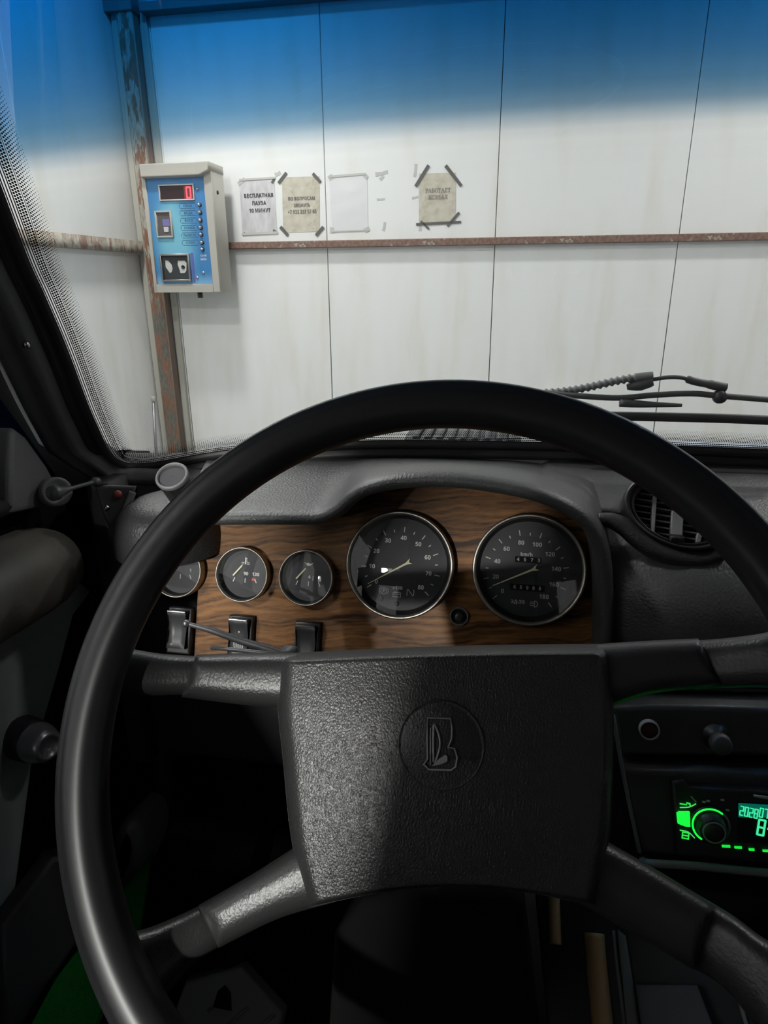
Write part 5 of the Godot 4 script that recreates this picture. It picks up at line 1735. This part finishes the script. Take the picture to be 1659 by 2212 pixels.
func steering_wheel() -> void:
	var w := thing("steering_wheel", "large black four-spoke steering wheel with a padded hub", "steering wheel", at(wheel_c))
	# rim: a tube with a grip groove on the driver's side
	var rows := []
	var up := Vector3(0, cos(TILT), -sin(TILT))
	var segs := 44
	for i in 200:
		var a := TAU * i / 200
		var out := Vector3.RIGHT * sin(a) + up * cos(a)
		var row := PackedVector3Array()
		for j in segs:
			var b := TAU * j / segs
			var e := 2.0 / 2.35
			var cx := signf(cos(b)) * pow(absf(cos(b)), e)
			var sy := signf(sin(b)) * pow(absf(sin(b)), e)
			var r := 0.0128
			var dip := 0.0011 * exp(-pow(angle_difference(b, deg_to_rad(62)) / 0.10, 2.0))
			row.append(wheel_c + out * (0.1872 + cx * (r - dip)) + wheel_n * sy * (r - dip) * 0.95)
		rows.append(row)
	obj("rim", Shape.new().grid(rows, true, true).done(), M.rim, w)
	# hub pad: a cushion between four edge curves
	var left := smooth([Vector3(606, 1412, 0), Vector3(601, 1480, 0), Vector3(601, 1545, 0), Vector3(611, 1640, 0), Vector3(620, 1740, 0), Vector3(632, 1830, 0), Vector3(652, 1910, 0), Vector3(668, 1960, 0)], 6)
	var right := smooth([Vector3(1312, 1391, 0), Vector3(1322, 1470, 0), Vector3(1326, 1545, 0), Vector3(1325, 1640, 0), Vector3(1322, 1740, 0), Vector3(1316, 1815, 0), Vector3(1300, 1900, 0), Vector3(1286, 1958, 0)], 6)
	var H := 0.004
	var deep := 0.040
	var us := PackedFloat32Array()
	for k in 15: us.append(0.5 - 0.5 * cos(PI / 2 * k / 14.0) * 1.0)
	var ramp_u := []
	for k in 12: ramp_u.append(0.09 * sin(PI / 2 * k / 22.0) * sin(PI / 2 * k / 22.0) * 2.0)
	for k in range(1, 16): ramp_u.append(lerpf(0.09, 0.91, k / 16.0))
	for k in 12: ramp_u.append(1.0 - 0.09 * ((11 - k) / 11.0))
	var fall := func(t: float, wide: float) -> float:
		var e := clampf(minf(t, 1.0 - t) / wide, 0.0, 1.0)
		return 1.0 - sqrt(maxf(1.0 - pow(1.0 - e, 2.0), 0.0))
	var hub_rows := []
	for vv in ramp_u:
		var row := PackedVector3Array()
		var fi: float = vv * (left.size() - 1)
		var i0 := mini(int(fi), left.size() - 2)
		var l := left[i0].lerp(left[i0 + 1], fi - i0)
		var r := right[i0].lerp(right[i0 + 1], fi - i0)
		for uu in ramp_u:
			var q := l.lerp(r, uu)
			# top edge bows a little, the bottom edge arches upwards
			q.y += -5.0 * sin(PI * uu) * (1.0 - vv) - 44.0 * sin(PI * uu) * pow(vv, 3.0)
			var drop: float = 1.0 - (1.0 - fall.call(uu, 0.042)) * (1.0 - (pow(clampf(1.0 - vv / 0.052, 0.0, 1.0), 1.12) if vv < 0.5 else fall.call(vv, 0.045)))
			var bulge := 0.004 * sin(PI * uu) * sin(PI * vv)
			row.append(wp(q.x, q.y, -0.018 + H + bulge - drop * (0.016 if vv > 0.5 else lerpf(0.027, 0.016, smoothstep(0.0, 0.1, vv)))))
		hub_rows.append(row)
	var hs := Shape.new().grid(hub_rows)
	# skirt round the pad
	var ring := PackedVector3Array()
	var m := ramp_u.size()
	for j in m: ring.append(hub_rows[0][j])
	for i in range(1, m): ring.append(hub_rows[i][m - 1])
	for j in range(m - 2, -1, -1): ring.append(hub_rows[m - 1][j])
	for i in range(m - 2, 0, -1): ring.append(hub_rows[i][0])
	var low := PackedVector3Array()
	for p in ring: low.append(p - wheel_n * deep)
	hs.grid([ring, low], false, true)
	obj("hub_pad", hs.done(), M.hub, w)
	# four spokes: padded arm, then the bare end that runs into the rim
	var sp: Material = M.hub_plain
	cushion([Vector2(640, 1410), Vector2(520, 1411), Vector2(424, 1414)], [Vector2(640, 1532), Vector2(520, 1522), Vector2(392, 1506)], -0.022, -0.020, 0.014, sp, "spoke", w, true)
	cushion([Vector2(1290, 1391), Vector2(1400, 1384), Vector2(1508, 1379)], [Vector2(1290, 1540), Vector2(1400, 1500), Vector2(1566, 1482)], -0.022, -0.020, 0.014, sp, "spoke", w, true)
	cushion([Vector2(660, 1815), Vector2(550, 1885), Vector2(428, 1956)], [Vector2(720, 1950), Vector2(600, 1985), Vector2(472, 2048)], -0.022, -0.020, 0.014, sp, "spoke", w, true)
	cushion([Vector2(1290, 1806), Vector2(1400, 1868), Vector2(1546, 1955)], [Vector2(1250, 1950), Vector2(1370, 2018), Vector2(1500, 2096)], -0.022, -0.020, 0.014, sp, "spoke", w, true)
	cushion([Vector2(440, 1418), Vector2(350, 1412), Vector2(286, 1402), Vector2(215, 1390)], [Vector2(440, 1500), Vector2(350, 1502), Vector2(262, 1512), Vector2(190, 1540)], -0.030, -0.006, 0.011, sp, "spoke_end", w)
	cushion([Vector2(1500, 1384), Vector2(1570, 1378), Vector2(1640, 1369), Vector2(1720, 1350)], [Vector2(1500, 1490), Vector2(1570, 1486), Vector2(1660, 1486), Vector2(1740, 1500)], -0.030, -0.006, 0.011, sp, "spoke_end", w)
	cushion([Vector2(445, 1950), Vector2(380, 1980), Vector2(318, 2005), Vector2(250, 2020)], [Vector2(480, 2040), Vector2(420, 2085), Vector2(360, 2150), Vector2(310, 2230)], -0.030, -0.004, 0.011, sp, "spoke_end", w)
	cushion([Vector2(1530, 1945), Vector2(1590, 1982), Vector2(1660, 2032), Vector2(1740, 2060)], [Vector2(1495, 2090), Vector2(1560, 2130), Vector2(1620, 2200), Vector2(1680, 2290)], -0.030, -0.004, 0.011, sp, "spoke_end", w)
	# boss and column behind the pad
	obj("boss", Shape.new().lathe([Vector2(0.05, -0.03), Vector2(0.055, -0.06), Vector2(0.05, -0.10), Vector2(0.035, -0.16), Vector2(0.035, -0.40)], 28, Transform3D(Basis(Vector3.RIGHT, up, wheel_n), wheel_c)).done(), M.matte, w)
	# round badge with its ship sign
	var face := -0.018 + H + 0.0042
	var bc := wp(952, 1609, face)
	var bx := Transform3D(Basis(Vector3.RIGHT, up, wheel_n), bc)
	var badge := obj("badge_disc", Shape.new().lathe([Vector2(0.0222, -0.003), Vector2(0.0220, -0.0002), Vector2(0.0214, 0.0000), Vector2(0.0208, -0.0008), Vector2(0.0200, -0.0004), Vector2(0.0003, -0.0002)], 56, bx).done(), M.hub, w)
	var em := mat(Color(0.30, 0.30, 0.30), 0.45)
	var outline := []
	for q in [Vector2(924, 1551), Vector2(973, 1552), Vector2(977, 1573), Vector2(975.6, 1597), Vector2(968, 1614), Vector2(982, 1617), Vector2(988, 1636), Vector2(984.5, 1657), Vector2(974, 1664), Vector2(926.5, 1662), Vector2(916, 1651), Vector2(924, 1640), Vector2(923, 1595)]: outline.append(wp(q.x, q.y, face + 0.0004))
	var es := Shape.new()
	var op := PackedVector3Array(outline)
	es.tube(op, 0.0005, 6, true)
	obj("emblem_outline", es.done(), em, badge)
	es = Shape.new()
	var sail := []
	for q in [Vector2(937, 1568), Vector2(943, 1574), Vector2(948, 1587), Vector2(951, 1607), Vector2(946, 1630), Vector2(937, 1645)]: sail.append(wp(q.x, q.y, face + 0.0004))
	es.tube(smooth(sail, 3, true), 0.0006, 6, true)
	es.tube(vec([wp(930.5, 1572, face + 0.0004), wp(930, 1652, face + 0.0004)]), 0.0004, 6)
	var hull := PackedVector3Array()
	for q in [Vector2(933, 1655), Vector2(948, 1640), Vector2(962, 1630), Vector2(967, 1634), Vector2(967, 1645), Vector2(955, 1651)]: hull.append(wp(q.x, q.y, face + 0.0012))
	es.slab(hull, wheel_n, 0.0012, 0.0003)
	obj("emblem_ship", es.done(), mat(Color(0.34, 0.34, 0.34), 0.45), badge)
